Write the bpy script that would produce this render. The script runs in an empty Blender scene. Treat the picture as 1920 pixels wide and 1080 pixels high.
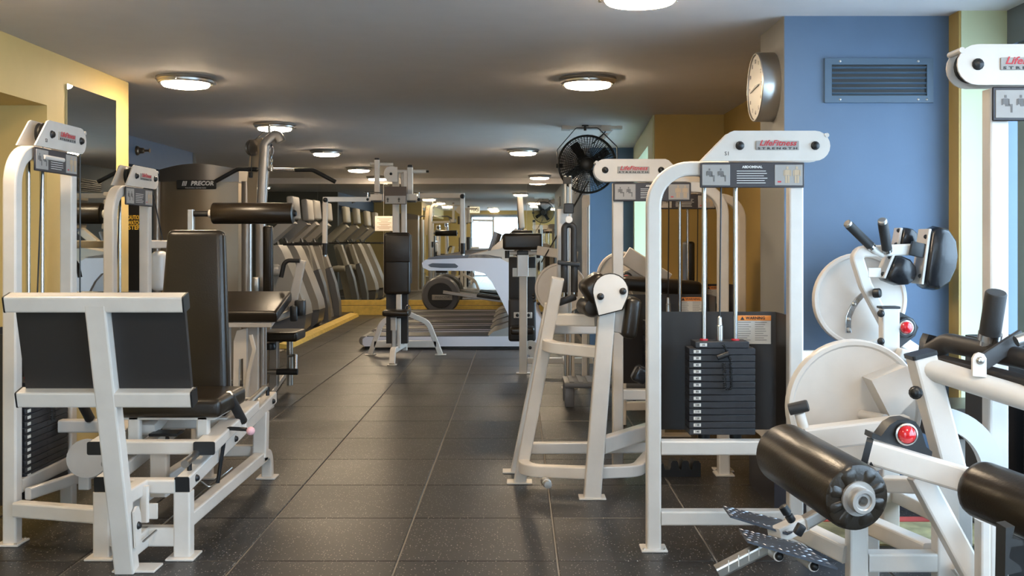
import bpy, bmesh, math, random
from mathutils import Vector as V, Matrix

random.seed(7)
scene = bpy.context.scene
COL = scene.collection

# ------------------------------------------------------------------ camera
F, CX, CY, EYE = 1932.0, 971.0, 451.0, 1.25     # focal length in pixels, vanishing point, eye height
cam_data = bpy.data.cameras.new('camera')
cam_data.sensor_width = 36.0
cam_data.lens = F / 1920 * 36.0
cam_data.shift_x = (960 - CX) / 1920
cam_data.shift_y = -(540 - CY) / 1920
cam_data.clip_start = 0.05
cam = bpy.data.objects.new('camera', cam_data)
cam.location = (0, 0, EYE)
cam.rotation_euler = (math.pi / 2, 0, 0)
COL.objects.link(cam)
scene.camera = cam

# ------------------------------------------------------------------ world, daylight, exposure
SKY = 14.0
world = bpy.data.worlds.new('sky')
scene.world = world
world.use_nodes = True
wn = world.node_tree.nodes
bg = wn['Background']
bg.inputs['Color'].default_value = (0.58, 0.77, 1.0, 1)
bg.inputs['Strength'].default_value = SKY
scene.view_settings.view_transform = 'Standard'
scene.view_settings.look = 'None'
scene.view_settings.gamma = 1.0
scene.view_settings.exposure = 0.0
LAMP_GLOW = 100.0              # radiance of the ceiling lamp glass

def portal(loc, rot, sx, sy):
    l = bpy.data.lights.new('window_portal', 'AREA')
    l.shape = 'RECTANGLE'; l.size = sx; l.size_y = sy
    l.cycles.is_portal = True
    o = bpy.data.objects.new('window_portal', l)
    o.location = loc; o.rotation_euler = rot
    COL.objects.link(o)
portal((2.30, 1.7, 1.27), (0, math.pi / 2, 0), 1.75, 5.6)
portal((1.80, 10.35, 1.30), (0, math.pi / 2, 0), 1.6, 2.2)
portal((-0.9, -1.36, 1.1), (math.pi / 2, 0, 0), 1.9, 2.1)

# ------------------------------------------------------------------ materials
MATS = {}
def mat(name, col, rough=0.5, metal=0.0, bump=0.0, bscale=200.0, var=0.0, vscale=6.0, emit=None, es=1.0, spec=0.5, coat=0.0):
    m = bpy.data.materials.new(name); m.use_nodes = True
    nt = m.node_tree; b = nt.nodes['Principled BSDF']
    b.inputs['Base Color'].default_value = (*col, 1)
    b.inputs['Roughness'].default_value = rough
    b.inputs['Metallic'].default_value = metal
    b.inputs['Specular IOR Level'].default_value = spec
    b.inputs['Coat Weight'].default_value = coat
    tc = nt.nodes.new('ShaderNodeTexCoord')
    if var > 0:
        n = nt.nodes.new('ShaderNodeTexNoise'); n.inputs['Scale'].default_value = vscale
        n.inputs['Detail'].default_value = 5
        nt.links.new(tc.outputs['Object'], n.inputs['Vector'])
        r = nt.nodes.new('ShaderNodeValToRGB')
        r.color_ramp.elements[0].position = 0.3; r.color_ramp.elements[1].position = 0.7
        r.color_ramp.elements[0].color = (*[c * (1 - var) for c in col], 1)
        r.color_ramp.elements[1].color = (*[min(1, c * (1 + var)) for c in col], 1)
        nt.links.new(n.outputs['Fac'], r.inputs['Fac'])
        nt.links.new(r.outputs['Color'], b.inputs['Base Color'])
    if bump > 0:
        n2 = nt.nodes.new('ShaderNodeTexNoise'); n2.inputs['Scale'].default_value = bscale
        n2.inputs['Detail'].default_value = 3
        nt.links.new(tc.outputs['Object'], n2.inputs['Vector'])
        bp = nt.nodes.new('ShaderNodeBump'); bp.inputs['Strength'].default_value = bump
        bp.inputs['Distance'].default_value = 0.002
        nt.links.new(n2.outputs['Fac'], bp.inputs['Height'])
        nt.links.new(bp.outputs['Normal'], b.inputs['Normal'])
    if emit:
        b.inputs['Emission Color'].default_value = (*emit, 1)
        b.inputs['Emission Strength'].default_value = es
    MATS[name] = m
    return m

WHITE = mat('white_powder_coat', (0.63, 0.58, 0.525), 0.32, var=0.05, vscale=9, bump=0.05, bscale=260)
WHITE2 = mat('white_gloss_plastic', (0.66, 0.64, 0.62), 0.25)
VINYL = mat('black_vinyl', (0.019, 0.0135, 0.0085), 0.30, bump=0.25, bscale=160, var=0.15, spec=0.42)
FOAM = mat('black_foam_grip', (0.016, 0.015, 0.015), 0.6, bump=0.2, bscale=300)
SHROUD = mat('dark_textured_shroud', (0.021, 0.018, 0.017), 0.5, bump=0.15, bscale=400)
BLACK = mat('black_plastic', (0.010, 0.010, 0.011), 0.4)
IRON = mat('black_iron_plate', (0.022, 0.022, 0.026), 0.48, var=0.2, vscale=30, bump=0.1)
CHROME = mat('chrome', (0.46, 0.45, 0.44), 0.22, 1.0)
STEEL = mat('brushed_steel', (0.52, 0.50, 0.47), 0.33, 1.0, var=0.06)
SILVER = mat('silver_paint', (0.42, 0.39, 0.36), 0.32, 0.55, var=0.03)
SILVERD = mat('champagne_shroud', (0.29, 0.225, 0.15), 0.38, 0.3, var=0.06, vscale=3)
PEWTER = mat('pewter_cap', (0.17, 0.145, 0.12), 0.35, 0.5)
GREYPL = mat('grey_plastic', (0.29, 0.275, 0.255), 0.40, var=0.04)
GREYDK = mat('slate_plastic', (0.10, 0.105, 0.12), 0.4)
RED = mat('red_knob', (0.55, 0.015, 0.02), 0.12, coat=0.6)
PINK = mat('pink_ball', (0.75, 0.42, 0.45), 0.4)
SIGN = mat('sign_grey', (0.030, 0.026, 0.031), 0.45)
FIG = mat('figure_grey', (0.13, 0.12, 0.115), 0.5)
FIGT = mat('figure_tan', (0.50, 0.37, 0.24), 0.5)
SIGNL = mat('sign_panel', (0.33, 0.31, 0.29), 0.45)
PAPER = mat('paper_print', (0.70, 0.66, 0.60), 0.6)
ORANGE = mat('orange_print', (0.85, 0.28, 0.05), 0.5)
REDINK = mat('red_print', (0.50, 0.02, 0.03), 0.4)
INK = mat('black_print', (0.02, 0.02, 0.02), 0.5)
TEXTW = mat('white_print', (0.80, 0.78, 0.74), 0.5)
CABLE = mat('black_cable', (0.012, 0.012, 0.012), 0.35)
BLUEW = mat('blue_wall', (0.088, 0.145, 0.235), 0.6, bump=0.1, bscale=150, var=0.03)
YELW = mat('yellow_wall', (0.60, 0.435, 0.165), 0.6, bump=0.1, bscale=150, var=0.03)
OCHRE = mat('ochre_wall', (0.40, 0.265, 0.075), 0.6, bump=0.1, bscale=150, var=0.03)
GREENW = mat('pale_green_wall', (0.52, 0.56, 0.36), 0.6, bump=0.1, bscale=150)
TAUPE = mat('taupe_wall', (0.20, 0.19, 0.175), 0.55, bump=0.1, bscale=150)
CEIL = mat('ceiling_paint', (0.64, 0.61, 0.60), 0.75, bump=0.08, bscale=90, var=0.02)
DARKW = mat('shaded_wall', (0.10, 0.115, 0.12), 0.6)  # dark tone holds the shade of the unlit walls around the soffit
YELEDGE = mat('yellow_edge', (0.62, 0.44, 0.10), 0.5, var=0.15, vscale=15)
MIRROR = mat('mirror_glass', (0.74, 0.76, 0.72), 0.015, 1.0)
FRAMEW = mat('window_frame_grey', (0.11, 0.13, 0.155), 0.4)
REDMAT = mat('red_mat', (0.42, 0.06, 0.05), 0.8)
LENS = mat('lamp_glass', (1, 0.9, 0.75), 0.3, emit=(1.0, 0.78, 0.53), es=LAMP_GLOW)
PINKW = mat('pale_mauve_metal', (0.74, 0.69, 0.72), 0.3)
TAN = mat('tan_plastic', (0.44, 0.38, 0.31), 0.42)
BRONZE = mat('bronze', (0.20, 0.14, 0.09), 0.35, 0.8)
GLOSSB = mat('gloss_black', (0.010, 0.010, 0.012), 0.27, bump=0.5, bscale=45)

def glass_mat():
    m = bpy.data.materials.new('window_glass'); m.use_nodes = True
    nt = m.node_tree; nt.nodes.clear()
    out = nt.nodes.new('ShaderNodeOutputMaterial')
    mix = nt.nodes.new('ShaderNodeMixShader'); mix.inputs[0].default_value = 0.08
    tr = nt.nodes.new('ShaderNodeBsdfTransparent'); gl = nt.nodes.new('ShaderNodeBsdfGlossy')
    gl.inputs['Roughness'].default_value = 0.02
    tr.inputs['Color'].default_value = (0.94, 0.97, 0.97, 1)
    nt.links.new(tr.outputs[0], mix.inputs[1]); nt.links.new(gl.outputs[0], mix.inputs[2])
    nt.links.new(mix.outputs[0], out.inputs[0])
    return m
GLASS = glass_mat()

def rubber_mat():
    m = bpy.data.materials.new('speckled_rubber'); m.use_nodes = True
    nt = m.node_tree; b = nt.nodes['Principled BSDF']
    geo = nt.nodes.new('ShaderNodeNewGeometry')
    n = nt.nodes.new('ShaderNodeTexNoise'); n.inputs['Scale'].default_value = 1.6; n.inputs['Detail'].default_value = 6
    nt.links.new(geo.outputs['Position'], n.inputs['Vector'])
    r = nt.nodes.new('ShaderNodeValToRGB')
    r.color_ramp.elements[0].position = 0.3; r.color_ramp.elements[0].color = (0.012, 0.011, 0.0105, 1)
    r.color_ramp.elements[1].position = 0.72; r.color_ramp.elements[1].color = (0.026, 0.023, 0.021, 1)
    nt.links.new(n.outputs['Fac'], r.inputs['Fac'])
    vo = nt.nodes.new('ShaderNodeTexVoronoi'); vo.inputs['Scale'].default_value = 85
    nt.links.new(geo.outputs['Position'], vo.inputs['Vector'])
    sp = nt.nodes.new('ShaderNodeMath'); sp.operation = 'LESS_THAN'; sp.inputs[1].default_value = 0.20
    nt.links.new(vo.outputs['Distance'], sp.inputs[0])
    sep = nt.nodes.new('ShaderNodeSeparateColor'); nt.links.new(vo.outputs['Color'], sep.inputs[0])
    pick = nt.nodes.new('ShaderNodeMath'); pick.operation = 'GREATER_THAN'; pick.inputs[1].default_value = 0.45
    nt.links.new(sep.outputs[0], pick.inputs[0])
    mul = nt.nodes.new('ShaderNodeMath'); mul.operation = 'MULTIPLY'
    nt.links.new(sp.outputs[0], mul.inputs[0]); nt.links.new(pick.outputs[0], mul.inputs[1])
    mx = nt.nodes.new('ShaderNodeMix'); mx.data_type = 'RGBA'
    mx.inputs[7].default_value = (0.42, 0.38, 0.33, 1)
    nt.links.new(mul.outputs[0], mx.inputs[0]); nt.links.new(r.outputs['Color'], mx.inputs[6])
    nt.links.new(mx.outputs[2], b.inputs['Base Color'])
    rr = nt.nodes.new('ShaderNodeMapRange'); rr.inputs['To Min'].default_value = 0.27; rr.inputs['To Max'].default_value = 0.46
    nt.links.new(n.outputs['Fac'], rr.inputs['Value']); nt.links.new(rr.outputs[0], b.inputs['Roughness'])
    b.inputs['Specular IOR Level'].default_value = 0.5
    n2 = nt.nodes.new('ShaderNodeTexNoise'); n2.inputs['Scale'].default_value = 160; n2.inputs['Detail'].default_value = 3
    nt.links.new(geo.outputs['Position'], n2.inputs['Vector'])
    bp = nt.nodes.new('ShaderNodeBump'); bp.inputs['Strength'].default_value = 0.35; bp.inputs['Distance'].default_value = 0.002
    nt.links.new(n2.outputs['Fac'], bp.inputs['Height']); nt.links.new(bp.outputs['Normal'], b.inputs['Normal'])
    return m
RUBBER = rubber_mat()
SEAM = mat('seam_dust', (0.27, 0.245, 0.215), 0.8)

# ------------------------------------------------------------------ geometry helpers
def at(px, py, y):
    """world point that the photograph shows at pixel (px, py), standing y metres away"""
    return V(((px - CX) / F * y, y, EYE - (py - CY) / F * y))

def onx(px, py, x):
    """world point at pixel (px, py) on the plane X = x"""
    y = x * F / (px - CX)
    return V((x, y, EYE - (py - CY) / F * y))

def fillet(pts, r, seg=6):
    pts = [V(p) for p in pts]
    out = [pts[0]]
    for i in range(1, len(pts) - 1):
        a, b, c = pts[i - 1], pts[i], pts[i + 1]
        u, w = (a - b), (c - b)
        lu, lw = u.length, w.length
        u.normalize(); w.normalize()
        ang = u.angle(w)
        if ang > math.pi - 0.02:
            out.append(b); continue
        rr = r[i - 1] if isinstance(r, (list, tuple)) else r
        d = min(rr / math.tan(ang / 2), lu * 0.49, lw * 0.49)
        rad = d * math.tan(ang / 2)
        bis = (u + w).normalized()
        cen = b + bis * (rad / math.sin(ang / 2))
        p0, p1 = b + u * d, b + w * d
        e0, e1 = p0 - cen, p1 - cen
        tot = e0.angle(e1)
        ax = e0.cross(e1).normalized()
        for k in range(seg + 1):
            out.append(cen + Matrix.Rotation(tot * k / seg, 3, ax) @ e0)
    out.append(pts[-1])
    return out

def rrect(w, h, r=0.006, seg=2):
    r = min(r, w * 0.45, h * 0.45)
    out = []
    for cx, cy, a0 in ((w/2 - r, h/2 - r, 0), (-w/2 + r, h/2 - r, 90), (-w/2 + r, -h/2 + r, 180), (w/2 - r, -h/2 + r, 270)):
        for k in range(seg + 1):
            a = math.radians(a0 + 90 * k / seg)
            out.append((cx + r * math.cos(a), cy + r * math.sin(a)))
    return out

def circ(r, n=14):
    return [(r * math.cos(2 * math.pi * k / n), r * math.sin(2 * math.pi * k / n)) for k in range(n)]

LOC = {}
class MB:
    def __init__(s):
        s.v = []; s.f = []; s.hard = False; s.soft = False
    def add(s, vs, fs):
        o = len(s.v)
        s.v += [V(p) for p in vs]
        s.f += [tuple(i + o for i in f) for f in fs]
        return s
    def box(s, a, b):
        x0, x1 = sorted((a[0], b[0])); y0, y1 = sorted((a[1], b[1])); z0, z1 = sorted((a[2], b[2]))
        return s.add([(x0,y0,z0),(x1,y0,z0),(x1,y1,z0),(x0,y1,z0),(x0,y0,z1),(x1,y0,z1),(x1,y1,z1),(x0,y1,z1)],
                     [(0,3,2,1),(4,5,6,7),(0,1,5,4),(1,2,6,5),(2,3,7,6),(3,0,4,7)])
    def sweep(s, path, prof, n=None, closed=False, scales=None):
        path = [V(p) for p in path]
        m = len(path); k = len(prof)
        if k == 12 and prof[0][0] != prof[0][0] * 0 + prof[1][0] and abs(prof[0][1] - 0.0) > 1e-9: s.hard = True
        else: s.soft = True
        ts = []
        for i in range(m):
            if closed:
                t = path[(i + 1) % m] - path[i - 1]
            else:
                t = path[min(i + 1, m - 1)] - path[max(i - 1, 0)]
            ts.append(t.normalized())
        if n is None:
            n = V((0, 1, 0)) if abs(ts[0].y) < 0.8 else V((1, 0, 0))
        n = V(n)
        vs = []
        nn = n
        for i in range(m):
            t = ts[i]
            u = nn - t * nn.dot(t)
            if u.length < 1e-5:
                u = t.orthogonal()
            u.normalize()
            w = t.cross(u).normalized()
            sc = scales[i] if scales else 1.0
            for (a, b) in prof:
                vs.append(path[i] + u * a * sc + w * b * sc)
        fs = []
        for i in range(m if closed else m - 1):
            j = (i + 1) % m
            for q in range(k):
                r = (q + 1) % k
                fs.append((i*k + q, i*k + r, j*k + r, j*k + q))
        if not closed:
            fs.append(tuple(range(k - 1, -1, -1)))
            fs.append(tuple((m - 1) * k + q for q in range(k)))
        return s.add(vs, fs)
    def bar(s, p0, p1, a=0.06, b=0.06, n=None, r=0.007):
        """square tube: a is its size along n, b its size across"""
        return s.sweep([p0, p1], rrect(a, b, r), n)
    def tube(s, path, r, seg=12):
        return s.sweep(path, circ(r, seg))
    def prism(s, poly, d):
        poly = [V(p) for p in poly]; d = V(d); k = len(poly)
        return s.add(poly + [p + d for p in poly],
                     [tuple(range(k - 1, -1, -1)), tuple(range(k, 2 * k))] +
                     [(i, (i + 1) % k, (i + 1) % k + k, i + k) for i in range(k)])
    def lathe(s, p, axis, prof, seg=24):
        """prof: list of (radius, distance along the axis)"""
        p = V(p); ax = V(axis).normalized(); u = ax.orthogonal().normalized(); w = ax.cross(u)
        vs = []; k = len(prof)
        for (r, t) in prof:
            for q in range(seg):
                a = 2 * math.pi * q / seg
                vs.append(p + ax * t + (u * math.cos(a) + w * math.sin(a)) * max(r, 1e-5))
        fs = []
        for i in range(k - 1):
            for q in range(seg):
                r_ = (q + 1) % seg
                fs.append((i*seg + q, i*seg + r_, (i+1)*seg + r_, (i+1)*seg + q))
        if prof[0][0] > 1e-4: fs.append(tuple(range(seg - 1, -1, -1)))
        if prof[-1][0] > 1e-4: fs.append(tuple((k-1)*seg + q for q in range(seg)))
        return s.add(vs, fs)
    def ball(s, c, r, seg=16, rings=9, sq=1.0, axis=(0, 0, 1)):
        return s.lathe(c, axis, [(r * math.sin(math.pi * i / rings), -r * sq * math.cos(math.pi * i / rings)) for i in range(rings + 1)], seg)
    def bolt(s, c, axis, r=0.012):
        return s.lathe(c, axis, [(r * 1.15, 0), (r * 1.15, r * 0.2), (r, r * 0.3), (r * 0.85, r * 0.75), (r * 0.45, r), (0, r * 1.05)], 12)
    def pad(s, c, size, rot=None, bev=0.02, seg=3, dome=0.0, taper=None):
        bm = bmesh.new()
        bmesh.ops.create_cube(bm, size=1.0)
        for v in bm.verts:
            v.co = V((v.co.x * size[0], v.co.y * size[1], v.co.z * size[2]))
        if taper:                       # (z share, x scale at top)
            for v in bm.verts:
                if v.co.z > 0: v.co.x *= taper
        if dome > 0:
            bmesh.ops.subdivide_edges(bm, edges=bm.edges[:], cuts=3, use_grid_fill=True)
            for v in bm.verts:
                x, y, z = v.co.x / size[0] * 2, v.co.y / size[1] * 2, v.co.z / size[2] * 2
                v.co.y *= 1 + dome * max(0, 1 - x * x) * max(0, 1 - z * z)
            es = [e for e in bm.edges if len(e.link_faces) == 2 and e.calc_face_angle(0) > 0.6]
        else:
            es = bm.edges[:]
        bmesh.ops.bevel(bm, geom=es, offset=bev, segments=seg, profile=0.55, affect='EDGES', clamp_overlap=True)
        bm.verts.ensure_lookup_table()
        R = rot if rot is not None else Matrix.Identity(3)
        c = V(c)
        vs = [c + R @ v.co for v in bm.verts]
        for i, v in enumerate(bm.verts): v.index = i
        fs = [tuple(v.index for v in f.verts) for f in bm.faces]
        bm.free()
        return s.add(vs, fs)
    def build(s, name, m, parent=None, label=None, angle=38, kind=None):
        off = LOC.get(parent.name, V((0, 0, 0))) if parent else V((0, 0, 0))
        me = bpy.data.meshes.new(name)
        me.from_pydata([tuple(p - off) for p in s.v], [], s.f)
        me.materials.append(m)
        bm = bmesh.new(); bm.from_mesh(me)
        bmesh.ops.recalc_face_normals(bm, faces=bm.faces[:])
        bm.to_mesh(me); bm.free()
        me.polygons.foreach_set('use_smooth', [True] * len(me.polygons))
        if s.hard and not s.soft: angle = 20
        me.set_sharp_from_angle(angle=math.radians(angle))
        me.update()
        o = bpy.data.objects.new(name, me)
        COL.objects.link(o)
        if parent:
            o.parent = parent
            LOC[o.name] = off
        else:
            LOC[o.name] = V((0, 0, 0))
        if label: o['label'] = label
        if kind: o['kind'] = kind
        return o

def thing(name, label, cat, loc, group=None):
    o = bpy.data.objects.new(name, None)
    o.empty_display_size = 0.1
    o.location = loc
    COL.objects.link(o)
    o['label'] = label; o['category'] = cat
    if group: o['group'] = group
    LOC[o.name] = V(loc)
    return o

def single(mb, name, m, label, cat, base=None, group=None):
    """a thing that is one mesh, with its origin at its base"""
    vs = mb.v
    if base is None:
        base = V((sum(p.x for p in vs) / len(vs), sum(p.y for p in vs) / len(vs), min(p.z for p in vs)))
    mb.v = [p - base for p in vs]
    o = mb.build(name, m)
    o.location = base
    LOC[o.name] = V(base)
    o['label'] = label; o['category'] = cat
    if group: o['group'] = group
    return o

def struct(mb, name, m, parent=None):
    o = mb.build(name, m, parent)
    if parent is None: o['kind'] = 'structure'
    return o

def copy_tree(o, loc, label=None, parent=None):
    c = o.copy(); COL.objects.link(c); c.parent = parent
    if parent is None:
        c.location = loc
        LOC[c.name] = V(loc)
        if label: c['label'] = label
    for ch in o.children:
        copy_tree(ch, None, None, c)
    return c

def rot(ax, deg):
    return Matrix.Rotation(math.radians(deg), 3, ax)

TEXTS = {}
def text_mesh(body, size, shear=0.0, bold=0.0, align='CENTER', extrude=0.0006, spacing=1.0):
    key = (body, size, shear, bold)
    if key in TEXTS: return TEXTS[key]
    cu = bpy.data.curves.new('lettering', 'FONT')
    cu.body = body; cu.size = size; cu.shear = shear; cu.offset = bold
    cu.align_x = align; cu.align_y = 'CENTER'; cu.extrude = extrude
    cu.space_character = spacing
    cu.resolution_u = 2
    o = bpy.data.objects.new('lettering', cu)
    COL.objects.link(o)
    me = o.to_mesh().copy()
    o.to_mesh_clear()
    vs = [v.co.copy() for v in me.vertices]; fs = [tuple(p.vertices) for p in me.polygons]
    bpy.data.objects.remove(o); bpy.data.curves.remove(cu); bpy.data.meshes.remove(me)
    TEXTS[key] = (vs, fs)
    return vs, fs

def put_text(parent, name, m, body, size, origin, right, up, fit=None, **kw):
    """lettering lying in the plane (right, up) around origin; fit = width to stretch to"""
    vs, fs = text_mesh(body, size, **kw)
    right = V(right).normalized(); up = V(up).normalized(); nn = right.cross(up)
    k = 1.0
    if fit:
        w = max(v.x for v in vs) - min(v.x for v in vs)
        k = fit / w
    mb = MB().add([V(origin) + right * v.x * k + up * v.y + nn * v.z for v in vs], fs)
    return mb.build(name, m, parent, angle=20)

# ================================================================== THE ROOM
CE = EYE + 1.0525             # ceiling height
YM = 17.35                    # mirror wall
XB, ZF0, ZF1 = -3.89, 6.87, 12.35
TILE = 0.6235

floor = struct(MB().box((-6.2, -1.6, -0.12), (2.6, 19.4, -0.006)), 'floor', SEAM)
tile_cache = {}
def tile(x0, x1, y0, y1):
    w, d = x1 - x0, y1 - y0
    key = (round(w, 3), round(d, 3))
    if key not in tile_cache:
        mb = MB()
        gx, gy, b = 0.0036, 0.0014, 0.003
        a0, a1, c0, c1 = -w/2 + gx, w/2 - gx, -d/2 + gy, d/2 - gy
        mb.add([(a0,c0,-.008),(a1,c0,-.008),(a1,c1,-.008),(a0,c1,-.008),
                (a0,c0,-b),(a1,c0,-b),(a1,c1,-b),(a0,c1,-b),
                (a0+b,c0+b,0),(a1-b,c0+b,0),(a1-b,c1-b,0),(a0+b,c1-b,0)],
               [(0,1,5,4),(1,2,6,5),(2,3,7,6),(3,0,4,7),(4,5,9,8),(5,6,10,9),(6,7,11,10),(7,4,8,11),(8,9,10,11)])
        o = mb.build('rubber_tile', RUBBER, floor, angle=20)
        tile_cache[key] = o
    else:
        o = tile_cache[key].copy(); COL.objects.link(o); o.parent = floor
    o.location = ((x0 + x1) / 2, (y0 + y1) / 2, 0)
def right_bound(y):
    return 2.2 if y < 4.7 else 1.9 if y < 5.2 else 1.70 if y < 8.6 else 1.28 if y < 11.6 else 0.82
def left_bound(y):
    return -3.3 if y < 5.3 else -2.6 if y < 6.5 else -4.45 if y < 11.8 else -2.68
for k in range(-8, 22):
    y0 = 4.0186 + k * TILE; y1 = y0 + TILE
    if y0 < -1.3: y0 = -1.3
    if y1 > YM - 0.036: y1 = YM - 0.036
    lb, rb = left_bound((y0 + y1) / 2), right_bound((y0 + y1) / 2)
    for j in range(-7, 6):
        x0 = -0.4697 + j * TILE; x1 = x0 + TILE
        x0, x1 = max(x0, lb), min(x1, rb)
        if x1 - x0 > 0.05 and y1 - y0 > 0.05:
            tile(x0, x1, y0, y1)

struct(MB().box((-6.2, -1.6, CE), (2.6, 19.4, CE + 0.1)), 'ceiling', CEIL)

# left side: pillar with lintel over a deep niche, then the recess under the blue soffit
XP = -2.596
pil = struct(MB().box((XP, 5.68, 0), (-4.6, ZF0, CE)), 'wall_left', YELW)
struct(MB().box((XP, -1.4, 1.995), (-3.4, 5.68, CE)), 'trim_1', YELW)
struct(MB().box((-3.4, -1.4, 0), (-3.5, 5.68, CE)), 'wall_niche', YELW)
struct(MB().box((XB, ZF0, 2.02), (-4.6, ZF1, CE)), 'trim_2', BLUEW)
struct(MB().box((-4.5, ZF0, 0), (-4.6, ZF1, 2.02)), 'wall_recess', DARKW)
struct(MB().box((XB, ZF1 - 0.02, 0), (-6.1, ZF1 + 0.1, CE)), 'wall_return', DARKW)  # back of the blue block, its unlit shade painted as dark colour
struct(MB().box((-6.0, ZF1 + 0.1, 0), (-6.1, 19.3, CE)), 'wall_far_left', DARKW)
# mirror fixed on the yellow pillar
pm = MB().box((XP + 0.001, 5.915, 0.35), (XP + 0.010, 6.634, 2.15))
o = single(pm, 'wall_mirror', MIRROR, 'tall frameless mirror fixed to the yellow pillar on the left', 'mirror')

# far wall with mirror panels
wf = struct(MB().box((-6.1, YM + 0.012, 0), (1.0, YM + 0.12, CE)), 'wall_back', CEIL)
edges = [-6.0, -4.62, -3.37, -2.26, -0.97, 0.15, 0.82]
for a, b in zip(edges, edges[1:]):
    MB().box((a + 0.002, YM, 0.25), (b - 0.002, YM + 0.011, 2.205)).build('mirror_panel', MIRROR, wf)

# right side
struct(MB().box((0.82, 11.7, 0), (1.9, 19.3, CE)), 'wall_right_far', BLUEW)
def pier(y0, y1, z0, z1, mb):
    xa = 1.133 + (y0 - 8.65) * 0.058; xb = 1.133 + (y1 - 8.65) * 0.058
    return mb.prism([(xa, y0, z0), (1.9, y0, z0), (1.9, y1, z0), (xb, y1, z0)], (0, 0, z1 - z0))
mbp = MB()
pier(8.65, 9.25, 0, CE, mbp); pier(11.45, 11.7, 0, CE, mbp); pier(9.25, 11.45, 0, 0.5, mbp); pier(9.25, 11.45, 2.10, CE, mbp)
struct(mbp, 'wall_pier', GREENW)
w = struct(MB().box((1.72, 9.25, 0.5), (1.78, 9.31, 2.10)).box((1.72, 11.39, 0.5), (1.78, 11.45, 2.10)).box((1.72, 9.31, 0.5), (1.78, 11.39, 0.56))
           .box((1.72, 9.31, 2.04), (1.78, 11.39, 2.10)).box((1.73, 10.32, 0.56), (1.77, 10.38, 2.04)), 'window_4', FRAMEW)
MB().box((1.75, 9.31, 0.56), (1.755, 10.32, 2.04)).build('pane', GLASS, w)
MB().box((1.75, 10.38, 0.56), (1.755, 11.39, 2.04)).build('pane', GLASS, w)
struct(MB().box((1.145, 8.60, 0), (1.9, 8.65, CE)), 'wall_pier_front', OCHRE)
struct(MB().box((1.72, 5.3, 0), (1.9, 8.60, CE)), 'wall_right', OCHRE)
col = struct(MB().box((1.25, 4.83, 0), (2.6, 5.30, CE)), 'wall_column', BLUEW)
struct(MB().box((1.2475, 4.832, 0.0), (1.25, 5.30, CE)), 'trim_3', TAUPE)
struct(MB().box((2.02, 4.72, 0), (2.24, 4.83, CE)), 'wall_pilaster', OCHRE)
struct(MB().box((2.03, 4.718, 0), (2.24, 4.72, CE)), 'trim_daylit', GREENW)  # paler front sheet, daylight on the pilaster put into its colour
struct(MB().box((1.19, 4.78, 0), (1.2475, 5.3, 0.19)).box((1.2475, 4.78, 0), (2.02, 4.83, 0.10)), 'baseboard_column', SIGN)

# window wall on the right, glass door wall behind the camera
wr = struct(MB().box((2.24, -1.4, 2.14), (2.36, 4.72, CE)).box((2.24, -1.4, 0), (2.36, 4.72, 0.40)), 'wall_window', FRAMEW)
for i, (a, b) in enumerate(((-1.3, 0.65), (0.72, 2.65), (2.72, 4.66))):
    w = struct(MB().box((2.26, a, 0.40), (2.33, a + 0.06, 2.14)).box((2.26, b - 0.06, 0.40), (2.33, b, 2.14))
               .box((2.26, a + 0.06, 0.40), (2.33, b - 0.06, 0.46)).box((2.26, a + 0.06, 2.08), (2.33, b - 0.06, 2.14)), 'window_%d' % (i + 1), FRAMEW)
    MB().box((2.29, a + 0.06, 0.46), (2.296, b - 0.06, 2.08)).build('pane', GLASS, w)
    MB().box((2.275, (a + b) / 2 - 0.02, 0.46), (2.315, (a + b) / 2 + 0.02, 2.08)).build('mullion', FRAMEW, w)
struct(MB().box((2.24, 0.65, 0.40), (2.36, 0.72, 2.14)).box((2.24, 2.65, 0.40), (2.36, 2.72, 2.14)), 'trim_4', FRAMEW)
struct(MB().box((-3.5, -1.32, 0), (-1.66, -1.42, CE)).box((0.06, -1.32, 0), (2.36, -1.42, CE)).box((-1.66, -1.32, 2.16), (0.06, -1.42, CE)), 'wall_front', OCHRE)
d = struct(MB().box((-1.66, -1.33, 0), (-1.60, -1.40, 2.16)).box((0.0, -1.33, 0), (0.06, -1.40, 2.16)).box((-1.60, -1.33, 2.06), (0.0, -1.40, 2.16))
           .box((-0.90, -1.33, 0.04), (-0.82, -1.40, 2.06)).box((-1.60, -1.33, 0), (0.0, -1.40, 0.04)), 'door_1', FRAMEW)
MB().box((-1.60, -1.365, 0.04), (-0.90, -1.371, 2.06)).build('pane', GLASS, d)
MB().box((-0.82, -1.365, 0.04), (0.0, -1.371, 2.06)).build('pane', GLASS, d)
struct(MB().box((-9, -14, -0.2), (14, -1.6, -0.12)).box((2.6, -1.6, -0.2), (14, 19, -0.12)), 'ground', mat('pale_paving', (0.55, 0.55, 0.55), 0.8))
struct(MB().box((-7, -6.0, -0.12), (5, -6.2, 1.35)), 'wall_patio', mat('white_render', (0.8, 0.8, 0.8), 0.8))

# raised yellow platform along the mirror, raised exercise deck with yellow edge
struct(MB().box((-6.0, YM - 0.02, 0.166), (0.82, YM + 0.012, 0.25)).box((-6.0, YM - 0.035, 0), (0.82, YM + 0.012, 0.158)), 'trim_5', YELEDGE)
struct(MB().box((-6.0, 12.6, 0), (-2.76, YM - 0.036, 0.05)), 'floor_deck', RUBBER)
e = struct(MB().prism([(-2.76, 11.9, 0), (-2.62, 11.9, 0), (-2.64, 11.9, 0.045), (-2.76, 11.9, 0.06)], (0, 5.1, 0)), 'trim_6', YELEDGE)

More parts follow.
